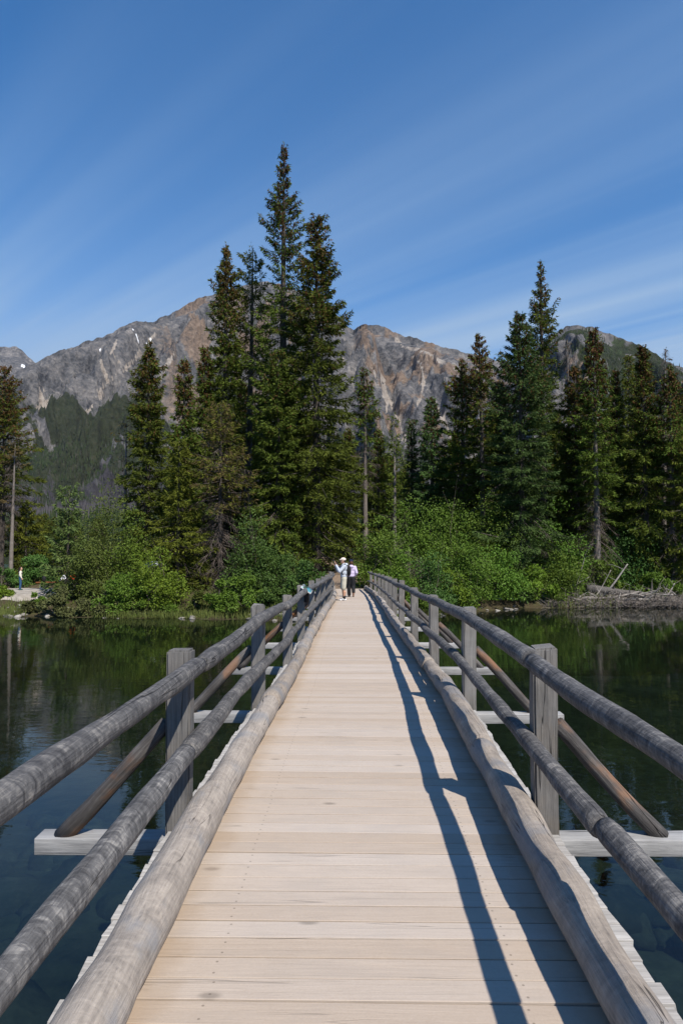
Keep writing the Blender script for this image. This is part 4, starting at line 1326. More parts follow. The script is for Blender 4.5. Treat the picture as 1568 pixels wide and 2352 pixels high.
# ------------------------------------------------------------------ shrubs
def shrub(label, X, Y, w, h, seed, mat='leaf', leaves=5200, size=.15, group='leafy shrubs along the island shore', depth=.8, name='leafy_shrub', stems=12, cat='shrub', base=None, bare=0, low=.04):
    r = np.random.default_rng(seed)
    z0 = (gz(X, Y) if base is None else base) - .08
    T = empty(name, (X, Y, z0))
    tag(T, label, cat, group)
    nc = max(10, int(22 * w * h / 6))
    # clumps fill a dome
    u = r.normal(0, 1, (nc, 3))
    u = unit(u) * (r.random(nc) ** .42)[:, None]
    C = np.stack([u[:, 0] * w * .5, u[:, 1] * w * .5 * depth, (np.abs(u[:, 2]) * (.92 - low) + low + .05) * h], 1)
    C += r.normal(0, .07, C.shape) * np.array([w, w * depth, h])
    C[:, 2] = np.maximum(C[:, 2], .06 * h)
    C[:, 2] *= np.clip(1.06 - .25 * (np.hypot(C[:, 0], C[:, 1] / depth) / (w * .5)) ** 2, .5, 1.1)
    rad = r.uniform(.10, .36, nc) * min(w, h) * .62
    per = np.maximum(20, (leaves * rad ** 2 / (rad ** 2).sum())).astype(int)
    idx = np.repeat(np.arange(nc), per)
    k = len(idx)
    d = unit(r.normal(0, 1, (k, 3)))
    P = C[idx] + d * (rad[idx] * r.uniform(.45, 1.12, k) ** .6)[:, None] * np.array([1, 1, .8])
    # stray shoots
    P += (r.random(k) < .06)[:, None] * d * (rad[idx] * .5)[:, None]
    P[:, 2] = np.maximum(P[:, 2], r.uniform(.02, .2, k))
    D = unit(d * .6 + r.normal(0, .7, (k, 3)) + np.array([0, 0, -.1]))
    Nn = unit(d * .7 + np.array([.12, -.25, .55]) + r.normal(0, .55, (k, 3)))
    ln = size * r.uniform(.7, 1.35, k)
    v, f = diamonds(P, D, Nn, ln, ln * r.uniform(.5, .75, k))
    link('foliage', mesh_np('foliage', v, [f]), T, M[mat])['kind'] = 'stuff'
    p0, p1, q0, q1 = [], [], [], []
    pick = r.choice(nc, min(nc, stems), replace=False)
    for q in pick:
        a = np.array([r.normal(0, .10) * w * .5, r.normal(0, .08) * w * .5, 0])
        b = C[q]
        mid = (a + b) / 2 + np.array([r.normal(0, .06), r.normal(0, .06), .12]) * h
        p0 += [a, mid]; p1 += [mid, b]; q0 += [.035, .022]; q1 += [.022, .009]
        for _ in range(4):
            e = b + r.normal(0, .2, 3) * h * .6
            e[2] = max(e[2], .1)
            p0.append(mid + (b - mid) * r.uniform(.2, 1)); p1.append(e); q0.append(.012); q1.append(.004)
    v, f = spars(np.array(p0), np.array(p1), np.array(q0), np.array(q1))
    link('stems', mesh_np('stems', v, [f]), T, M['stem'])['kind'] = 'stuff'
    return T


def shrub_at(label, px, top, bot, Y, hw, seed, **kw):
    p = at(px, top, Y)
    w = 2 * hw / F * Y
    base = gz(p[0], Y)
    h = p[2] - base
    return shrub(label, p[0], Y, w, max(.4, h), seed, **kw)


def shrubs():
    G = 'leafy shrubs along the island shore'
    big = 7200
    L = [  # label, px, top, Y, half width, mat, leaves
        ('tall green alder shrub right beside the bridge entrance railing', 868, 1168, 47, 62, 'leaf', big),
        ('green alder shrub behind the bare grey saplings', 945, 1140, 50, 78, 'leaf', 8000),
        ('alder shrub with the highest leafy top right of the bridge', 1035, 1128, 51, 74, 'leaf', 8000),
        ('dense alder shrub under the knobbly spruce', 1115, 1150, 50.5, 74, 'leaf', 8000),
        ('dense alder shrub under the broad blue-green spruce', 1195, 1172, 51, 76, 'leaf_dark', 7600),
        ('rounded alder shrub above the middle of the driftwood pile', 1268, 1172, 51.5, 70, 'leaf', big),
        ('loose shrub at the foot of the bare-trunked spruce', 1345, 1225, 52.5, 56, 'leaf_olive', 5200),
        ('glossy dark round shrub behind the driftwood at the right', 1448, 1208, 53, 78, 'leaf_dark', 8200),
        ('shrub cut by the right edge behind the glossy round one', 1545, 1220, 54.5, 62, 'leaf', 6000),
        ('shrub filling the gap between the bare-trunked spruce and the glossy round shrub', 1392, 1236, 53.5, 46, 'leaf', 4600),
        ('dark shrub past the right edge of the bank', 1610, 1215, 56, 60, 'leaf_dark', 5000),
        ('low shrub at the waterline just right of the bridge railing', 905, 1262, 45, 52, 'leaf', 5200),
        ('low shrub at the waterline in front of the bare saplings', 985, 1262, 46.2, 58, 'leaf_dark', 5600),
        ('waterline shrub overhanging the lake in the middle of the thicket', 1065, 1240, 47.6, 60, 'leaf', 6400),
        ('waterline shrub overhanging its dark reflection left of the driftwood', 1140, 1250, 48.5, 62, 'leaf', 6400),
        ('bright yellow-green shrub above the left end of the driftwood', 1222, 1290, 48.8, 48, 'leaf_bright', 5600),
        ('mid-green shrub right of the bright yellow-green one', 1292, 1262, 50, 56, 'leaf', 5800),
        ('small shrub behind the upright white driftwood branch', 1388, 1290, 51.5, 46, 'leaf', 4600),
        ('low shrub on the far right bank behind the inlet', 1520, 1305, 60, 60, 'leaf', 4600),
        ('dark leafy shrub left of the bridge sign panel', 640, 1262, 43.6, 62, 'leaf_dark', 6400),
        ('dark leafy shrub touching the left railing near the bridge entrance', 712, 1268, 42.6, 46, 'leaf_dark', 5600),
        ('blue-green leafy shrub at the foot of the brown conifer', 578, 1180, 44.5, 62, 'leaf_dark', 6800),
        ('low shrub on the bank under the blue-green leafy one', 560, 1318, 43.2, 54, 'leaf', 4800),
        ('bright green bank shrub left of the shaded hollow', 360, 1262, 43.6, 62, 'leaf_bright', 6400),
        ('tall airy olive willow between the young spruce and the slim spruce', 245, 1128, 46.5, 78, 'leaf_olive', 8400),
        ('olive willow in front of the slim columnar spruce', 305, 1195, 45.4, 62, 'leaf', 7000),
        ('dark green shrub covering the seated people by the bench', 212, 1236, 44.0, 60, 'leaf_olive', 7000),
        ('green shrub between the bench people and the bright bank shrub', 278, 1290, 43.8, 52, 'leaf', 5600),
        ('round shrub behind the woman in the cream top', 86, 1268, 55, 40, 'leaf_dark', 4600),
        ('leafy shrub at the left edge beside the bare pine trunk', 4, 1290, 53, 36, 'leaf_dark', 4200),
        ('small bright shrub low at the left edge', 6, 1326, 45.6, 22, 'leaf_bright', 2200),
        ('thin upright weed in front of the pale rock slab', 84, 1362, 43.2, 20, 'leaf', 1800),
        ('low yellowish shrub on the bank right of the bright bank shrub', 440, 1352, 43.0, 44, 'leaf_olive', 3600),
        ('lowest green shrub on the bank below the bright bank shrub', 345, 1335, 43.0, 48, 'leaf', 4200),
        ('green bank shrub with reddish stems below the brown conifer', 505, 1335, 43.0, 40, 'leaf', 3800),
        ('dark bank shrub in the shade under the sign panel', 622, 1335, 43.0, 46, 'leaf_dark', 4200),
        ('leafy tangle at the waterline under the tallest bare sapling', 935, 1318, 44.0, 44, 'leaf', 4200),
        ('leafy tangle at the waterline dipping into the lake mid thicket', 1030, 1312, 46.0, 50, 'leaf_bright', 4800),
        ('leafy tangle at the waterline beside the heap of driftwood', 1180, 1322, 48.0, 48, 'leaf', 4600),
    ]
    for k, (lb, px, top, Y, hw, mt_, lv) in enumerate(L):
        if 'waterline' in lb or 'bank' in lb or 'yellow-green' in lb or 'railing' in lb:
            for _ in range(4):
                Y = max(float(shore_y((px - 784) / F * Y)) + hw / F * Y * .55, 41.5)
        shrub_at(lb, px, top, 0, Y, hw, 500 + k, mat=mt_, leaves=int(lv * 1.22), group=G, size=.125 if Y < 47 else .135)
    # low junipers on the left bank
    for k, (lb, px, top, Y, hw) in enumerate([
            ('spreading juniper mat drooping to the water left of the rocks', 150, 1352, 41.9, 62), ('spreading juniper mat under the young spruce', 232, 1362, 41.8, 56),
            ('juniper mat with green sprigs right of the longest one', 318, 1366, 41.7, 40), ('small juniper tuft at the left water edge', 72, 1378, 42.4, 22)]):
        shrub_at(lb, px, top, 0, Y, hw, 560 + k, mat='juniper', leaves=4200, size=.13, name='juniper', group='low junipers on the left bank', depth=.6)
    # bare grey saplings in front of the thicket
    for k, (lb, px, top, Y) in enumerate([('tallest bare grey sapling standing in front of the green thicket', 908, 1238, 44.6), ('forked bare sapling right of the tallest bare one', 940, 1262, 44.8), ('short bare sapling with crooked twigs at the thicket edge', 968, 1290, 45.0)]):
        r = np.random.default_rng(800 + k)
        p = at(px, top, Y)
        z0 = gz(p[0], Y) - .1
        H = p[2] - z0
        T = empty('bare_sapling', (p[0], Y, z0))
        tag(T, lb, 'sapling', 'bare saplings by the bridge')
        m = MB()
        t = np.linspace(0, 1, 9)
        tp = np.stack([.12 * np.sin(t * 3 + k) * t, .1 * np.cos(t * 4) * t, t * H], 1)
        m.tube(tp, .035 * (1 - t) + .008, 6)
        m.build('trunk', M['bark_pale'], T, True)
        p0, p1, a0, a1 = [], [], [], []
        for j in range(26):
            q = r.uniform(.2, .98)
            b = np.array([np.interp(q, t, tp[:, c]) for c in range(3)])
            az = r.uniform(0, 6.28)
            d = np.array([math.cos(az), math.sin(az), r.uniform(.3, 1.1)])
            e = b + d / np.linalg.norm(d) * r.uniform(.4, 1.3) * (1.1 - q * .6)
            p0.append(b); p1.append(e); a0.append(.014); a1.append(.006)
            for _ in range(5):
                c = b + (e - b) * r.uniform(.3, 1)
                p0.append(c); p1.append(c + r.normal(0, .22, 3) + np.array([0, 0, .08])); a0.append(.008); a1.append(.004)
        v, f = spars(np.array(p0), np.array(p1), np.array(a0), np.array(a1))
        link('branches', mesh_np('branches', v, [f]), T, M['twig'])['kind'] = 'stuff'


shrubs()


# ------------------------------------------------------------------ grass and reeds along the water, ground litter
def grasses():
    r = np.random.default_rng(77)
    P, D, ln = [], [], []
    spans = [(-14.5, -4.2, 4600, .42), (-22, -19.5, 900, .40), (3.2, 7.5, 900, .5), (-6, -1.2, 900, .5), (14.5, 19.5, 700, .7), (22, 32, 600, .8), (-30, -22, 700, .5)]
    for (a, b, n, hh) in spans:
        x = r.uniform(a, b, n)
        cl = np.floor(x * 1.7) / 1.7
        x = cl + r.normal(.3, .22, n)
        y = shore_y(x) + r.normal(.25, .55, n)
        z = island_h(x, y)
        k = z > -.35
        P.append(np.stack([x, y, np.maximum(z, -.1)], 1)[k])
        D.append(unit(np.concatenate([r.normal(0, .22, (n, 2)), np.ones((n, 1))], 1))[k])
        ln.append((hh * r.uniform(.4, 1.4, n))[k])
    P, D, ln = np.concatenate(P), np.concatenate(D), np.concatenate(ln)
    k = len(P)
    v, f = diamonds(P, D, unit(np.concatenate([r.normal(0, 1, (k, 2)), np.zeros((k, 1))], 1)), ln, np.full(k, .035))
    o = link('shore_grass', mesh_np('shore_grass', v, [f]), None, M['grass'])
    tag(o, 'tufts of green and straw grass along the waterline', 'grass', kind='stuff')
    # undergrowth covering the island floor
    n = 26000
    x = r.uniform(-34, 34, n)
    y = shore_y(x) + r.uniform(.6, 16, n) ** 1.0
    keep = (np.abs(x - path_x(y)) > 1.9) & ~((x < -17.5) & (x > -27) & (y < 52))
    x, y = x[keep], y[keep]
    z = island_h(x, y)
    k = len(x)
    P = np.stack([x, y, z + r.uniform(0, .35, k) * (fbm(P2(x * .5, y * .5), 3, 6) > .45)], 1)
    D = unit(r.normal(0, 1, (k, 3)) + np.array([0, 0, .7]))
    v, f = diamonds(P, D, unit(r.normal(0, 1, (k, 3)) + np.array([0, -.3, .8])), r.uniform(.12, .30, k), r.uniform(.06, .14, k))
    o = link('undergrowth', mesh_np('undergrowth', v, [f]), None, M['leaf_olive'])
    tag(o, 'low mixed undergrowth covering the island floor', 'undergrowth', kind='stuff')


grasses()

# ------------------------------------------------------------------ rock slab, bench, panels
def slab():
    def hf(X, Y):
        rho = np.hypot((X + 23.2) / 5.6, (Y - 48.9) / 4.9) + (fbm(P2(X * .5, Y * .5), 3, 12) - .5).reshape(X.shape) * .35
        return -.5 + 1.56 * sstep(1.05, .70, rho) + (fbm(P2(X * .9, Y * .9), 4, 15) - .5).reshape(X.shape) * .16
    o = grid_mesh('rock_slab', np.arange(-30, -16.5, .25), np.arange(42.6, 55, .25), hf, M['slab'])
    tag(o, label='pale bare rock slab at the left shore under the woman', kind='structure')
    return lambda X, Y: float(hf(np.array([[float(X)]]), np.array([[float(Y)]]))[0, 0])


slab_z = slab()
M['bench_wood'] = plain('bench_wood', (.30, .105, .035), .6, .2, 8)
M['concrete'] = plain('concrete', (.34, .325, .30), .9, .15, 5, bump=.3)
M['black'] = plain('black_fabric', (.012, .012, .014), .8, .2)
M['white_paint'] = plain('white_panel', (.62, .68, .76), .6, .05)


def bench():
    c = at(128, 1334, 50.6)
    X, Y = c[0], 50.6
    z = max(slab_z(X, Y), gz(X, Y)) if X < -18.5 else gz(X, Y)
    z = max(z, .95)
    T = empty('bench', (X, Y, z))
    tag(T, 'orange-brown wooden bench on concrete blocks beside the young spruce', 'bench')
    for k in range(3):
        m = MB()
        m.box((-1.35, -.26 + k * .18, .46), (1.35, -.26 + k * .18 + .165, .56))
        m.build('slat', M['bench_wood'], T)
    for x in (-.85, .85):
        m = MB()
        m.box((x - .22, -.2, -.25), (x + .22, .2, .457))
        m.build('support', M['concrete'], T)
    m = MB()
    m.box((X - 2.0, Y - .85, z - .5), (X + 1.9, Y + .8, z + .03))
    o = m.build('concrete_pad', M['concrete'])
    tag(o, 'flat grey concrete pad under the bench', 'pad')
    # dark backpack on the bench end
    b = MB()
    b.blob((0, 0, .22), (.15, .11, .24), 12, 8, seed=3, rough=.1)
    b.tube(np.array([(-.06, 0, .44), (0, 0, .52), (.06, 0, .44)]), .012, 6)
    o = b.build('backpack', M['black'], None, True)
    o.location = (X - .85, Y, z + .56)
    tag(o, 'black backpack standing on the left end of the bench', 'backpack')
    return X, Y, z


BENCH = bench()


def far_panel():
    c = at(352, 1297, 45.6)
    z = gz(c[0], 45.6)
    T = empty('notice_board', (c[0], 45.6, z), .1)
    tag(T, 'white-blue board showing through the bushes left of the shaded hollow', 'board')
    h = c[2] - z
    m = MB(); m.box((-.62, -.03, h - .2), (.62, .03, h + .22)); m.build('board', M['white_paint'], T)
    for x in (-.5, .5):
        m = MB(); m.box((x - .05, .035, -.2), (x + .05, .13, h + .2)); m.build('post', M['post'], T)


far_panel()


def rail_panel():
    t = NT('panel_print')
    v = t.coord((1, 1, 1))
    sp = t.n('SeparateXYZ')
    t.inp(sp, 0, v)
    n = t.noise(v, 9, 4)
    water = t.ramp(n, [(.3, (.05, .25, .34)), (.7, (.11, .38, .46))])
    # printed picture: pale sky band, dark green island, teal water with fine text lines
    yb = t.math('ADD', sp.outputs['Y'], t.math('MULTIPLY', t.math('SUBTRACT', n, .5), .05))
    isl = t.math('MULTIPLY', t.rng(yb, -.01, .01), t.rng(yb, .085, .06))
    c = t.mix(t.rng(yb, .06, .07), water, (.32, .50, .55))
    c = t.mix(isl, c, (.035, .075, .03))
    ln = t.math('SINE', t.math('MULTIPLY', sp.outputs['Y'], 420.0))
    txt = t.math('MULTIPLY', t.rng(ln, .3, .6), t.math('MULTIPLY', t.rng(sp.outputs['Y'], -.03, -.035), t.rng(sp.outputs['X'], -.02, 0.0)))
    c = t.mix(t.math('MULTIPLY', txt, .6), c, (.75, .82, .82))
    pm = t.finish(c, .35, None, .5)
    fr = plain('panel_frame', (.55, .56, .56), .5, .05)
    Y = 13.52
    x = float(axis_x(Y)) - 1.0
    z = float(deck_z(Y)) + .985
    T = empty('information_panel', (x, Y, z), 0)
    tag(T, 'small tilted teal information panel mounted on the left railing', 'sign')
    tilt = Euler((0, math.radians(34), 0)).to_matrix().to_4x4()
    rot = tilt @ Matrix.Rotation(math.radians(90), 4, 'Z')
    m = MB(); m.box((-.47, -.115, -.012), (.47, .115, .012), None)
    o = m.build('backing', fr, T); o.matrix_local = rot
    m = MB(); m.box((-.45, -.10, .0125), (.45, .10, .016), None)
    o = m.build('printed_face', pm, T); o.matrix_local = rot
    m = MB(); m.box((-.04, -.3, -.24), (.04, .3, -.03))
    m.build('bracket', M['black'], T)


rail_panel()


# ------------------------------------------------------------------ driftwood heap on the right shore
def driftwood():
    r = np.random.default_rng(21)
    def log(label, p, q, r0, r1, seed, name='driftwood_log', group='driftwood heaped on the right shore', mat='drift', limbs=3, bend=.06):
        p, q = np.array(p, float), np.array(q, float)
        mid = (p + q) / 2
        L = np.linalg.norm(q - p)
        T = empty(name, mid)
        tag(T, label, 'driftwood', group)
        rr = np.random.default_rng(seed)
        t = np.linspace(0, 1, 12)
        pt = p - mid + (q - p) * t[:, None] + np.stack([np.zeros(12), rr.normal(0, bend) * L * np.sin(t * 3.1), rr.normal(0, bend) * L * np.sin(t * 3.1 + .3)], 1)
        m = MB()
        m.tube(pt, r0 + (r1 - r0) * t, 9, rough=.22, seed=seed)
        m.build('log', M[mat], T, True)
        for k in range(limbs):
            a = pt[int(rr.integers(2, 11))]
            d = rr.normal(0, 1, 3); d[2] = abs(d[2]) + .3; d /= np.linalg.norm(d)
            e = a + d * rr.uniform(.25, .9) * min(1.5, L * .4)
            e2 = e + (d + rr.normal(0, .5, 3)) * .35
            m = MB()
            m.tube(np.array([a, (a + e) / 2 + rr.normal(0, .04, 3), e, e2]), [max(.02, r1 * .5), max(.016, r1 * .4), .014, .006], 6)
            m.build('limb', M[mat], T, True)
    def P(px, py, Y):
        return at(px, py, Y)
    log('thick dark driftwood trunk sloping down to the right edge', P(1345, 1352, 49.3), P(1580, 1385, 48.2), .30, .20, 1, mat='pile', limbs=6, bend=.01)
    log('upright white forked driftwood branch', P(1392, 1362, 48.9), P(1440, 1296, 48.9), .075, .045, 2, limbs=2, bend=.03)
    log('curved grey branch standing left of the white forked one', P(1366, 1366, 48.7), P(1402, 1312, 48.7), .055, .03, 3, limbs=2)
    log('thin forked grey branch rising highest at the left of the heap', P(1318, 1358, 48.7), P(1344, 1272, 48.9), .045, .012, 4, limbs=4, bend=.05)
    log('crooked low branch reaching left from the heap', P(1300, 1345, 48.6), P(1352, 1326, 48.6), .04, .02, 5, limbs=3)
    log('silvery log lying along the waterline at the right', P(1420, 1380, 48.1), P(1600, 1388, 47.9), .12, .08, 6, limbs=5, bend=.02)
    log('short dark stick leaning out over the water', P(1414, 1398, 47.6), P(1424, 1362, 48.2), .06, .04, 7, limbs=1)
    log('pale splintered log across the heap centre', P(1330, 1372, 48.3), P(1470, 1360, 48.6), .10, .06, 8, limbs=4, bend=.03)
    log('brown broken log end at the left of the heap', P(1300, 1378, 48.3), P(1362, 1372, 48.3), .14, .11, 9, limbs=2, bend=.01)
    log('dead grey branch sticking up at the far right of the heap', P(1520, 1378, 48.1), P(1548, 1340, 48.3), .045, .02, 10, limbs=3)
    for k in range(34):
        x = r.uniform(1250, 1570)
        y = r.uniform(1366, 1391)
        Y = r.uniform(47.6, 48.8)
        dx = r.normal(0, 38)
        log('grey weathered branch lying in the tangled driftwood heap', P(x, y, Y), P(x + dx, y - r.uniform(-4, 16), Y + r.uniform(-.6, .6)), r.uniform(.03, .075), r.uniform(.015, .03), 30 + k, name='driftwood_branch', group='tangled branches of the driftwood heap', limbs=2)
    # loose twigs
    n = 2600
    x = r.uniform(1243, 1575, n)
    Y = r.uniform(47.4, 49.0, n)
    X = (x - 784) / F * Y
    z = np.abs(r.normal(0, .42, n)) * (.5 + .5 * np.sin(x * .03) ** 2)
    p0 = np.stack([X, Y, z - .02], 1)
    d = unit(np.stack([r.normal(0, 1, n), r.normal(0, .6, n), r.normal(.25, .5, n)], 1))
    v, f = spars(p0, p0 + d * r.uniform(.25, 1.0, n)[:, None], r.uniform(.012, .025, n), np.full(n, .005))
    o = link('driftwood_twigs', mesh_np('driftwood_twigs', v, [f]), None, plain('drift_twigs', (.19, .165, .145), .9, .4, 2.0))
    tag(o, 'loose grey twigs filling the driftwood heap', 'driftwood', kind='stuff')
    # small roots and sticks on the left bank
    log('small crooked root on the left bank beside the rocks', P(505, 1368, 43.3), P(548, 1376, 42.9), .05, .03, 90, group='sticks on the left bank', limbs=4)
    # sandbar of the inlet at the right edge
    m = MB()
    m.blob((0, 0, 0), (5.5, 1.3, .22), 18, 6, seed=4, rough=.2)
    o = m.build('sandbar', plain('wet_sand', (.19, .16, .12), .9, .2, 2), None, True)
    o.location = ((1590 - 784) / F * 66, 66, .0)
    tag(o, label='low brown sandbar across the inlet at the right edge', kind='structure')


driftwood()


# ------------------------------------------------------------------ people
def cloth(name, c, rough=.85):
    t = NT(name)
    n = t.noise(t.coord((1, 1, 1)), 9, 4)
    k = t.ramp(n, [(.3, tuple(x * .86 for x in c)), (.7, tuple(min(1, x * 1.08) for x in c))])
    return t.finish(k, rough, t.bump(n, .35, .03), .2)


SKIN = cloth('skin', (.50, .29, .20), .55)
HAIR = cloth('dark_hair', (.018, .012, .009), .45)
HAIRB = cloth('brown_hair', (.09, .045, .022), .5)


def figure(label, loc, rz, layers, scale=1.0):
    """layers: (name, material, voxel, builder(MB)) ; the body first, clothing after it"""
    T = empty('person', loc, rz)
    T.scale = (scale,) * 3
    tag(T, label, 'person')
    made = {}
    for (nm, mat, vox, fn) in layers:
        m = MB()
        fn(m)
        o = m.build(nm, mat, {'eyes': made.get('body'), 'shoe_mark': made.get('shoes')}.get(nm) or T, True)
        made[nm] = o
        if vox:
            md = o.modifiers.new('remesh', 'REMESH')
            md.mode = 'VOXEL'
            md.voxel_size = vox
            md.use_smooth_shade = True
            sm = o.modifiers.new('smooth', 'SMOOTH')
            sm.factor = .5
            sm.iterations = 3
    return T


def limb(m, pts, rad, sides=10):
    pts = np.array(pts, float)
    rad = np.array(rad, float)
    t = np.linspace(0, 1, len(pts))
    q = np.linspace(0, 1, 4 * (len(pts) - 1) + 1)
    m.tube(np.stack([np.interp(q, t, pts[:, j]) for j in range(3)], 1), np.interp(q, t, rad), sides)
    for p_, r_ in zip(pts, rad):
        m.blob(p_, (r_ * .99,) * 3, 10, 6)


def hand(m, w, d, up, side=1):
    """palm and five bent fingers; w wrist, d pointing along the hand, up = back of the hand"""
    w, d, up = (np.array(q, float) for q in (w, d, up))
    d /= np.linalg.norm(d)
    s = np.cross(d, up); s /= np.linalg.norm(s)
    up = np.cross(s, d)
    limb(m, [w, w + d * .05, w + d * .085], [.026, .034, .030], 8)
    for k, (o, L) in enumerate([(-.030, .062), (-.010, .074), (.011, .070), (.030, .056)]):
        a = w + d * .085 + s * o
        b = a + d * L * .5 - up * .012
        c = b + d * L * .30 - up * .030
        limb(m, [a, b, c], [.0105, .010, .009], 6)
    a = w + d * .03 - s * .03 * side
    limb(m, [a, a + d * .03 - s * .03 * side - up * .01, a + d * .062 - s * .032 * side - up * .025], [.013, .012, .010], 6)


def head(m, c, face=(0, 1, 0), nose=True):
    c = np.array(c, float)
    f = np.array(face, float); f /= np.linalg.norm(f)
    sd = np.cross(f, (0, 0, 1)); sd /= np.linalg.norm(sd)
    m.blob(c, (.078, .096, .118), 14, 10, M=Matrix.Rotation(math.atan2(-f[0], f[1]), 4, 'Z'))
    m.blob(c + f * .035 - np.array((0, 0, .065)), (.055, .06, .055), 12, 8)
    if nose:
        limb(m, [c + f * .088 + np.array((0, 0, .012)), c + f * .116 - np.array((0, 0, .018))], [.010, .015], 6)
    for s in (-1, 1):
        m.blob(c + sd * s * .078 - f * .01, (.014, .022, .032), 8, 6)


def shoe(m, a, yaw=0.0, L=.27, pitch=0.0):
    Rm = Matrix.Rotation(yaw, 4, 'Z') @ Matrix.Rotation(pitch, 4, 'X')
    def T_(q):
        return np.array(a) + np.array(Rm @ Vector(q))
    limb(m, [T_((0, -.06, .045)), T_((0, .04, .05)), T_((0, .15, .032))], [.048, .046, .036], 10)


def eyes(m, c, face):
    c = np.array(c, float)
    f = np.array(face, float); f /= np.linalg.norm(f)
    sd = np.cross(f, (0, 0, 1)); sd /= np.linalg.norm(sd)
    for s in (-1, 1):
        m.blob(c + f * .086 + sd * s * .032 + np.array((0, 0, .012)), (.011, .009, .007), 8, 5)


def people():
    # --- man photographing with a phone, turned to the left of the picture
    Y = 28.2
    x = (789 - 784) / F * Y
    z = float(deck_z(Y)) + .003
    face = (0, 1, .0)
    hd = (0, .03, 1.625)
    sl, sr = (-.185, .0, 1.405), (.185, .0, 1.405)
    el, er = (-.25, .20, 1.20), (.26, .22, 1.24)
    wl, wr = (-.075, .33, 1.47), (.085, .33, 1.48)

    def body(m):
        m.blob((0, -.01, .94), (.155, .115, .13)); m.blob((0, 0, 1.12), (.15, .11, .18)); m.blob((0, -.005, 1.32), (.175, .12, .17))
        limb(m, [(0, 0, 1.40), (0, .01, 1.54)], [.062, .055])
        head(m, hd)
        for s, S_, E_, W_ in ((-1, sl, el, wl), (1, sr, er, wr)):
            limb(m, [(s * .10, 0, 1.38), S_, E_, W_], [.07, .058, .046, .030])
            limb(m, [(s * .09, -.005, .92), (s * .10, .02, .50), (s * .10, -.02, .10)], [.088, .058, .040])
            limb(m, [(s * .10, -.035, .36), (s * .10, -.03, .24)], [.056, .045])
            limb(m, [(s * .10, -.03, .06), (s * .10, .09, .035)], [.036, .030])
            hand(m, W_, (-s * .35, .45, .85), (0, 1, -.3), s)

    def hoodie(m):
        m.blob((0, 0, 1.00), (.180, .138, .11)); m.blob((0, 0, 1.14), (.185, .14, .19)); m.blob((0, -.005, 1.33), (.205, .145, .165))
        for s, S_, E_, W_ in ((-1, sl, el, wl), (1, sr, er, wr)):
            limb(m, [(s * .08, 0, 1.38), S_, E_, tuple(.88 * np.array(W_) + .12 * np.array(E_))], [.10, .085, .074, .050])
        m.blob((0, -.10, 1.47), (.125, .085, .075)); limb(m, [(0, 0, 1.42), (0, 0, 1.485)], [.10, .078])

    def shorts(m):
        m.blob((0, -.005, .92), (.178, .135, .13))
        for s in (-1, 1):
            limb(m, [(s * .09, -.005, .90), (s * .102, .01, .68), (s * .104, .02, .52)], [.112, .110, .104], 12)

    def cap(m):
        m.blob((hd[0], hd[1] - .012, hd[2] + .065), (.098, .116, .080), 14, 8)
        limb(m, [(-.05, .10, hd[2] + .058), (0, .185, hd[2] + .040), (.05, .10, hd[2] + .058)], [.014, .014, .014], 8)
        m.blob((0, .12, hd[2] + .052), (.075, .075, .013), 12, 6)

    def hair(m):
        m.blob((hd[0], hd[1] - .035, hd[2] + .01), (.085, .085, .085), 12, 8)

    def socks(m):
        for s in (-1, 1):
            limb(m, [(s * .10, -.02, .185), (s * .10, -.02, .08)], [.050, .050])

    def shoes(m):
        for s in (-1, 1):
            shoe(m, (s * .10, -.005, .0), s * -.08)

    def mark(m):
        for s in (-1, 1):
            limb(m, [(s * .155, .0, .055), (s * .158, .05, .045), (s * .152, .10, .07)], [.008, .010, .004], 6)

    white = cloth('white_leather', (.80, .80, .80), .5)
    figure('man in grey hoodie, beige shorts and white cap photographing with a phone', (x, Y, z), math.radians(97), [
        ('body', SKIN, .0085, body), ('hoodie', cloth('grey_hoodie', (.46, .50, .56)), .012, hoodie), ('shorts', cloth('beige_shorts', (.50, .47, .38)), .012, shorts),
        ('cap', cloth('cream_cap', (.78, .66, .56)), .008, cap), ('hair', HAIR, .01, hair), ('socks', M['black'], .01, socks), ('shoes', white, .009, shoes), ('shoe_mark', M['black'], 0, mark),
        ('eyes', HAIR, 0, lambda m: eyes(m, hd, face))], 1.0)
    Rz = Matrix.Rotation(math.radians(97), 4, 'Z')
    m = MB(); m.box((-.037, -.005, -.075), (.037, .005, .075))
    o = m.build('phone', cloth('phone_case', (.10, .12, .10), .35)); o.matrix_world = Matrix.Translation((x, Y, z)) @ Rz @ Matrix.Translation((.0, .40, 1.585)) @ Matrix.Rotation(.15, 4, 'Y')
    tag(o, 'phone held up in both hands by the man in the grey hoodie', 'phone')
    m = MB()
    m.blob((0, -.215, 1.22), (.145, .095, .225), 14, 10)
    for s in (-1, 1):
        limb(m, [(s * .09, -.16, 1.42), (s * .105, -.03, 1.505), (s * .115, .115, 1.40), (s * .125, .14, 1.25), (s * .15, .05, 1.08), (s * .11, -.15, 1.05)], [.020] * 6, 6)
    o = m.build('backpack', M['black'], None, True)
    md = o.modifiers.new('remesh', 'REMESH'); md.mode = 'VOXEL'; md.voxel_size = .011; md.use_smooth_shade = True
    o.location = (x, Y, z); o.rotation_euler = (0, 0, math.radians(97))
    tag(o, 'black backpack worn by the man in the grey hoodie', 'backpack')

    # --- walker seen from behind
    Y = 31.4
    x = (806 - 784) / F * Y
    z = float(deck_z(Y)) + .003
    hd2 = (0, .02, 1.575)

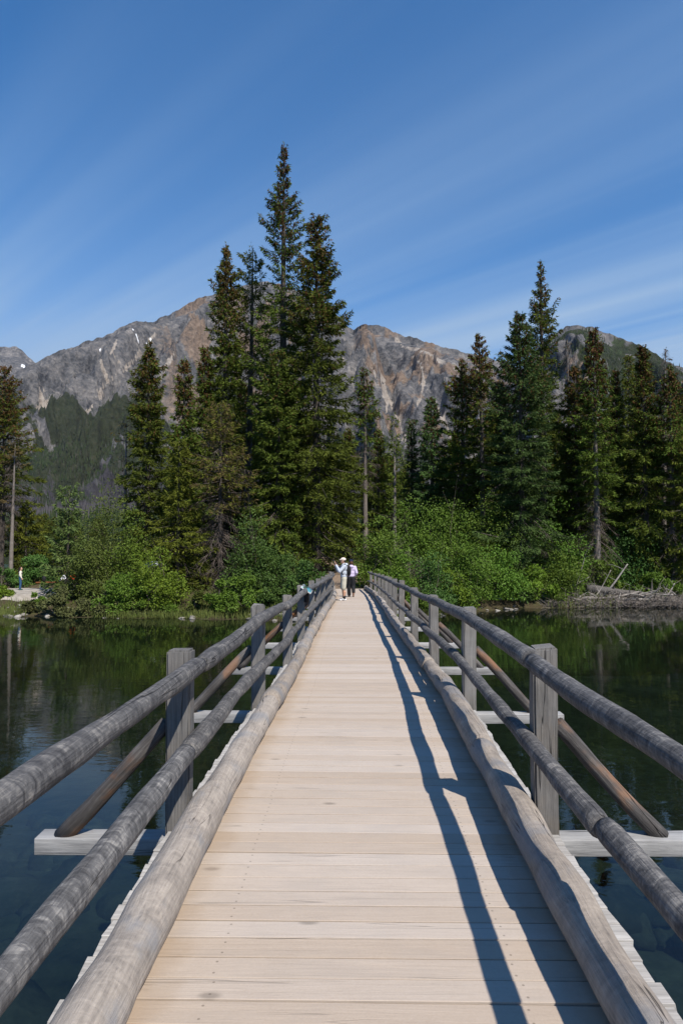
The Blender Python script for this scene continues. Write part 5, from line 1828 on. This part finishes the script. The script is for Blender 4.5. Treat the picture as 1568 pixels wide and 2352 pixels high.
    def body2(m):
        m.blob((0, 0, .90), (.15, .11, .13)); m.blob((0, 0, 1.08), (.14, .10, .18)); m.blob((0, 0, 1.27), (.16, .11, .17))
        limb(m, [(0, 0, 1.34), (0, .01, 1.50)], [.055, .05])
        head(m, hd2)
        limb(m, [(-.09, 0, 1.33), (-.17, 0, 1.345), (-.23, -.05, 1.10), (-.19, .09, .90)], [.06, .052, .042, .028]); hand(m, (-.19, .09, .90), (.1, .3, -.9), (-1, 0, 0), 1)
        limb(m, [(.09, 0, 1.33), (.17, 0, 1.345), (.24, -.06, 1.10), (.17, .06, .93)], [.06, .052, .042, .028]); hand(m, (.17, .06, .93), (-.1, .3, -.9), (1, 0, 0), -1)
        limb(m, [(-.085, 0, .88), (-.09, .06, .48), (-.09, .03, .09)], [.085, .055, .038]); limb(m, [(-.09, .03, .06), (-.09, .15, .035)], [.034, .028])
        limb(m, [(.085, 0, .88), (.09, -.02, .48), (.09, -.24, .20)], [.085, .055, .038]); limb(m, [(.09, -.26, .18), (.09, -.20, .06)], [.034, .028])

    def hoodie2(m):
        m.blob((0, 0, .97), (.170, .13, .11)); m.blob((0, 0, 1.10), (.170, .13, .19)); m.blob((0, 0, 1.28), (.190, .135, .16))
        limb(m, [(-.08, 0, 1.32), (-.175, 0, 1.34), (-.235, -.05, 1.10), (-.20, .07, .93)], [.095, .08, .068, .05])
        limb(m, [(.08, 0, 1.32), (.175, 0, 1.34), (.245, -.06, 1.10), (.18, .045, .95)], [.095, .08, .068, .05])
        m.blob((0, -.10, 1.38), (.12, .075, .085)); limb(m, [(0, 0, 1.34), (0, 0, 1.42)], [.10, .075])

    def trousers2(m):
        m.blob((0, 0, .88), (.165, .125, .13))
        limb(m, [(-.085, 0, .86), (-.095, .06, .48), (-.09, .03, .10)], [.115, .095, .082], 12)
        limb(m, [(.085, 0, .86), (.095, -.02, .48), (.09, -.22, .22)], [.115, .095, .078], 12)

    figure('walker seen from behind in lilac hoodie, black trousers and navy cap on the bridge', (x, Y, z), math.radians(4), [
        ('body', SKIN, .009, body2), ('hoodie', cloth('lilac_hoodie', (.58, .50, .68)), .012, hoodie2), ('trousers', M['black'], .012, trousers2),
        ('hair', HAIRB, .01, lambda m: (m.blob((0, -.025, 1.555), (.092, .098, .10), 12, 8), m.blob((0, -.06, 1.50), (.07, .05, .05), 10, 8))),
        ('cap', cloth('navy_cap', (.018, .024, .050)), .008, lambda m: (m.blob((0, .01, 1.635), (.10, .115, .075), 14, 8), m.blob((0, .13, 1.62), (.07, .07, .012), 12, 6))),
        ('shoes', cloth('brown_shoes', (.05, .035, .028)), .009, lambda m: (shoe(m, (-.09, .045, 0), .05), shoe(m, (.09, -.245, .12), 0, pitch=-.95)))], 1.0)

    # --- woman on the rock slab at the left
    Y = 50.2
    x = (50 - 784) / F * Y
    z = slab_z(x, Y) + .01
    hd3 = (0, .02, 1.52)

    def body3(m):
        m.blob((0, 0, .87), (.155, .11, .13)); m.blob((0, 0, 1.04), (.115, .09, .18)); m.blob((0, 0, 1.24), (.145, .10, .16))
        limb(m, [(0, 0, 1.30), (0, .01, 1.44)], [.05, .045])
        head(m, hd3)
        for s in (-1, 1):
            limb(m, [(s * .08, 0, 1.29), (s * .155, 0, 1.30), (s * .19, -.03, 1.06), (s * .20, .08, .84)], [.05, .045, .036, .026])
            hand(m, (s * .20, .08, .84), (0, .25, -.95), (s, 0, 0), s)
            limb(m, [(s * .08, 0, .85), (s * .085, .02, .46), (s * .09, -.01, .08)], [.085, .055, .038])
            limb(m, [(s * .09, 0, .05), (s * .09, .11, .03)], [.032, .028])

    def top3(m):
        m.blob((0, 0, 1.05), (.140, .11, .15)); m.blob((0, 0, 1.23), (.165, .12, .15))
        for s in (-1, 1):
            limb(m, [(s * .07, 0, 1.28), (s * .16, 0, 1.295), (s * .195, -.03, 1.06), (s * .20, .065, .87)], [.08, .066, .060, .046])

    def jeans3(m):
        m.blob((0, 0, .87), (.165, .12, .13))
        for s in (-1, 1):
            limb(m, [(s * .08, 0, .84), (s * .088, .02, .46), (s * .09, -.01, .10)], [.100, .078, .070], 12)

    figure('woman with long dark hair in cream top and blue jeans standing on the rock slab', (x, Y, z), math.radians(-62), [
        ('body', cloth('pale_skin', (.58, .36, .27), .55), .009, body3), ('blouse', cloth('cream_top', (.74, .72, .62)), .012, top3), ('jeans', cloth('blue_jeans', (.035, .085, .17)), .012, jeans3),
        ('hair', HAIR, .01, lambda m: (m.blob((0, -.02, 1.555), (.092, .098, .09), 12, 8), limb(m, [(0, -.06, 1.53), (.0, -.09, 1.36), (.02, -.10, 1.16)], [.085, .085, .05]), limb(m, [(-.07, .02, 1.50), (-.09, .03, 1.33)], [.03, .02]))),
        ('shoes', cloth('green_shoes', (.05, .11, .09)), .009, lambda m: (shoe(m, (-.09, 0, 0), .1), shoe(m, (.09, 0, 0), -.1))), ('eyes', HAIR, 0, lambda m: eyes(m, hd3, (0, 1, 0)))], 1.02)

    # --- two people sitting on the bench behind the young spruce
    bx, by, bz = BENCH

    def seated(label, px, shirt, legs, rz, sd):
        xs = (px - 784) / F * by
        hs = (0, .05, 1.22)

        def b(m):
            m.blob((0, 0, .60), (.16, .13, .12)); m.blob((0, 0, .78), (.145, .105, .18)); m.blob((0, .01, .96), (.165, .11, .16))
            limb(m, [(0, .01, 1.03), (0, .03, 1.15)], [.055, .05])
            head(m, hs)
            for s in (-1, 1):
                limb(m, [(s * .09, 0, 1.02), (s * .175, .02, 1.03), (s * .22, .10, .80), (s * .12, .30, .72)], [.06, .052, .042, .028]); hand(m, (s * .12, .30, .72), (-s * .5, .8, -.1), (0, 0, 1), s)
                limb(m, [(s * .09, 0, .60), (s * .11, .42, .60), (s * .11, .44, .10)], [.088, .062, .040]); limb(m, [(s * .11, .45, .06), (s * .11, .57, .035)], [.034, .028])

        def sh(m):
            m.blob((0, 0, .66), (.175, .135, .11)); m.blob((0, 0, .79), (.165, .125, .17)); m.blob((0, .01, .97), (.185, .13, .15))
            for s in (-1, 1):
                limb(m, [(s * .08, 0, 1.0), (s * .18, .02, 1.02), (s * .225, .10, .80), (s * .14, .27, .73)], [.09, .075, .062, .046])

        def tr_(m):
            m.blob((0, 0, .61), (.17, .135, .12))
            for s in (-1, 1):
                limb(m, [(s * .09, 0, .61), (s * .11, .42, .60), (s * .11, .44, .12)], [.105, .085, .065], 12)
        figure(label, (xs, by + .05, bz + .02), rz, [('body', SKIN, .01, b), ('shirt', shirt, .013, sh), ('trousers', legs, .013, tr_), ('hair', HAIR, .011, lambda m: m.blob((0, .02, 1.255), (.088, .10, .095), 12, 8)),
               ('shoes', M['black'], .011, lambda m: (shoe(m, (-.11, .46, 0)), shoe(m, (.11, .46, 0))))], 1.0)
    seated('seated person in white shirt on the bench behind the young spruce', 152, cloth('white_shirt', (.74, .75, .78)), cloth('pale_trousers', (.30, .30, .34)), math.radians(165), 1)
    seated('seated person in red-orange top on the bench behind the young spruce', 171, cloth('red_top', (.62, .085, .025)), cloth('dark_trousers', (.03, .035, .05)), math.radians(200), 2)


people()

# ------------------------------------------------------------------ thin summer haze between here and the mountains
def haze():
    m = MB()
    m.box((-9500, -400, -12), (9500, 9800, 2900))
    t = NT('haze_air')
    v = t.n('VolumePrincipled')
    t.inp(v, 'Color', (.72, .82, 1.0, 1)); t.inp(v, 'Density', HAZE)
    t.L.new(v.outputs[0], t.out.inputs['Volume'])
    o = m.build('haze', t.m)
    tag(o, label='thin blue haze in front of the mountains', kind='stuff')


HAZE = 0.9e-5
haze()
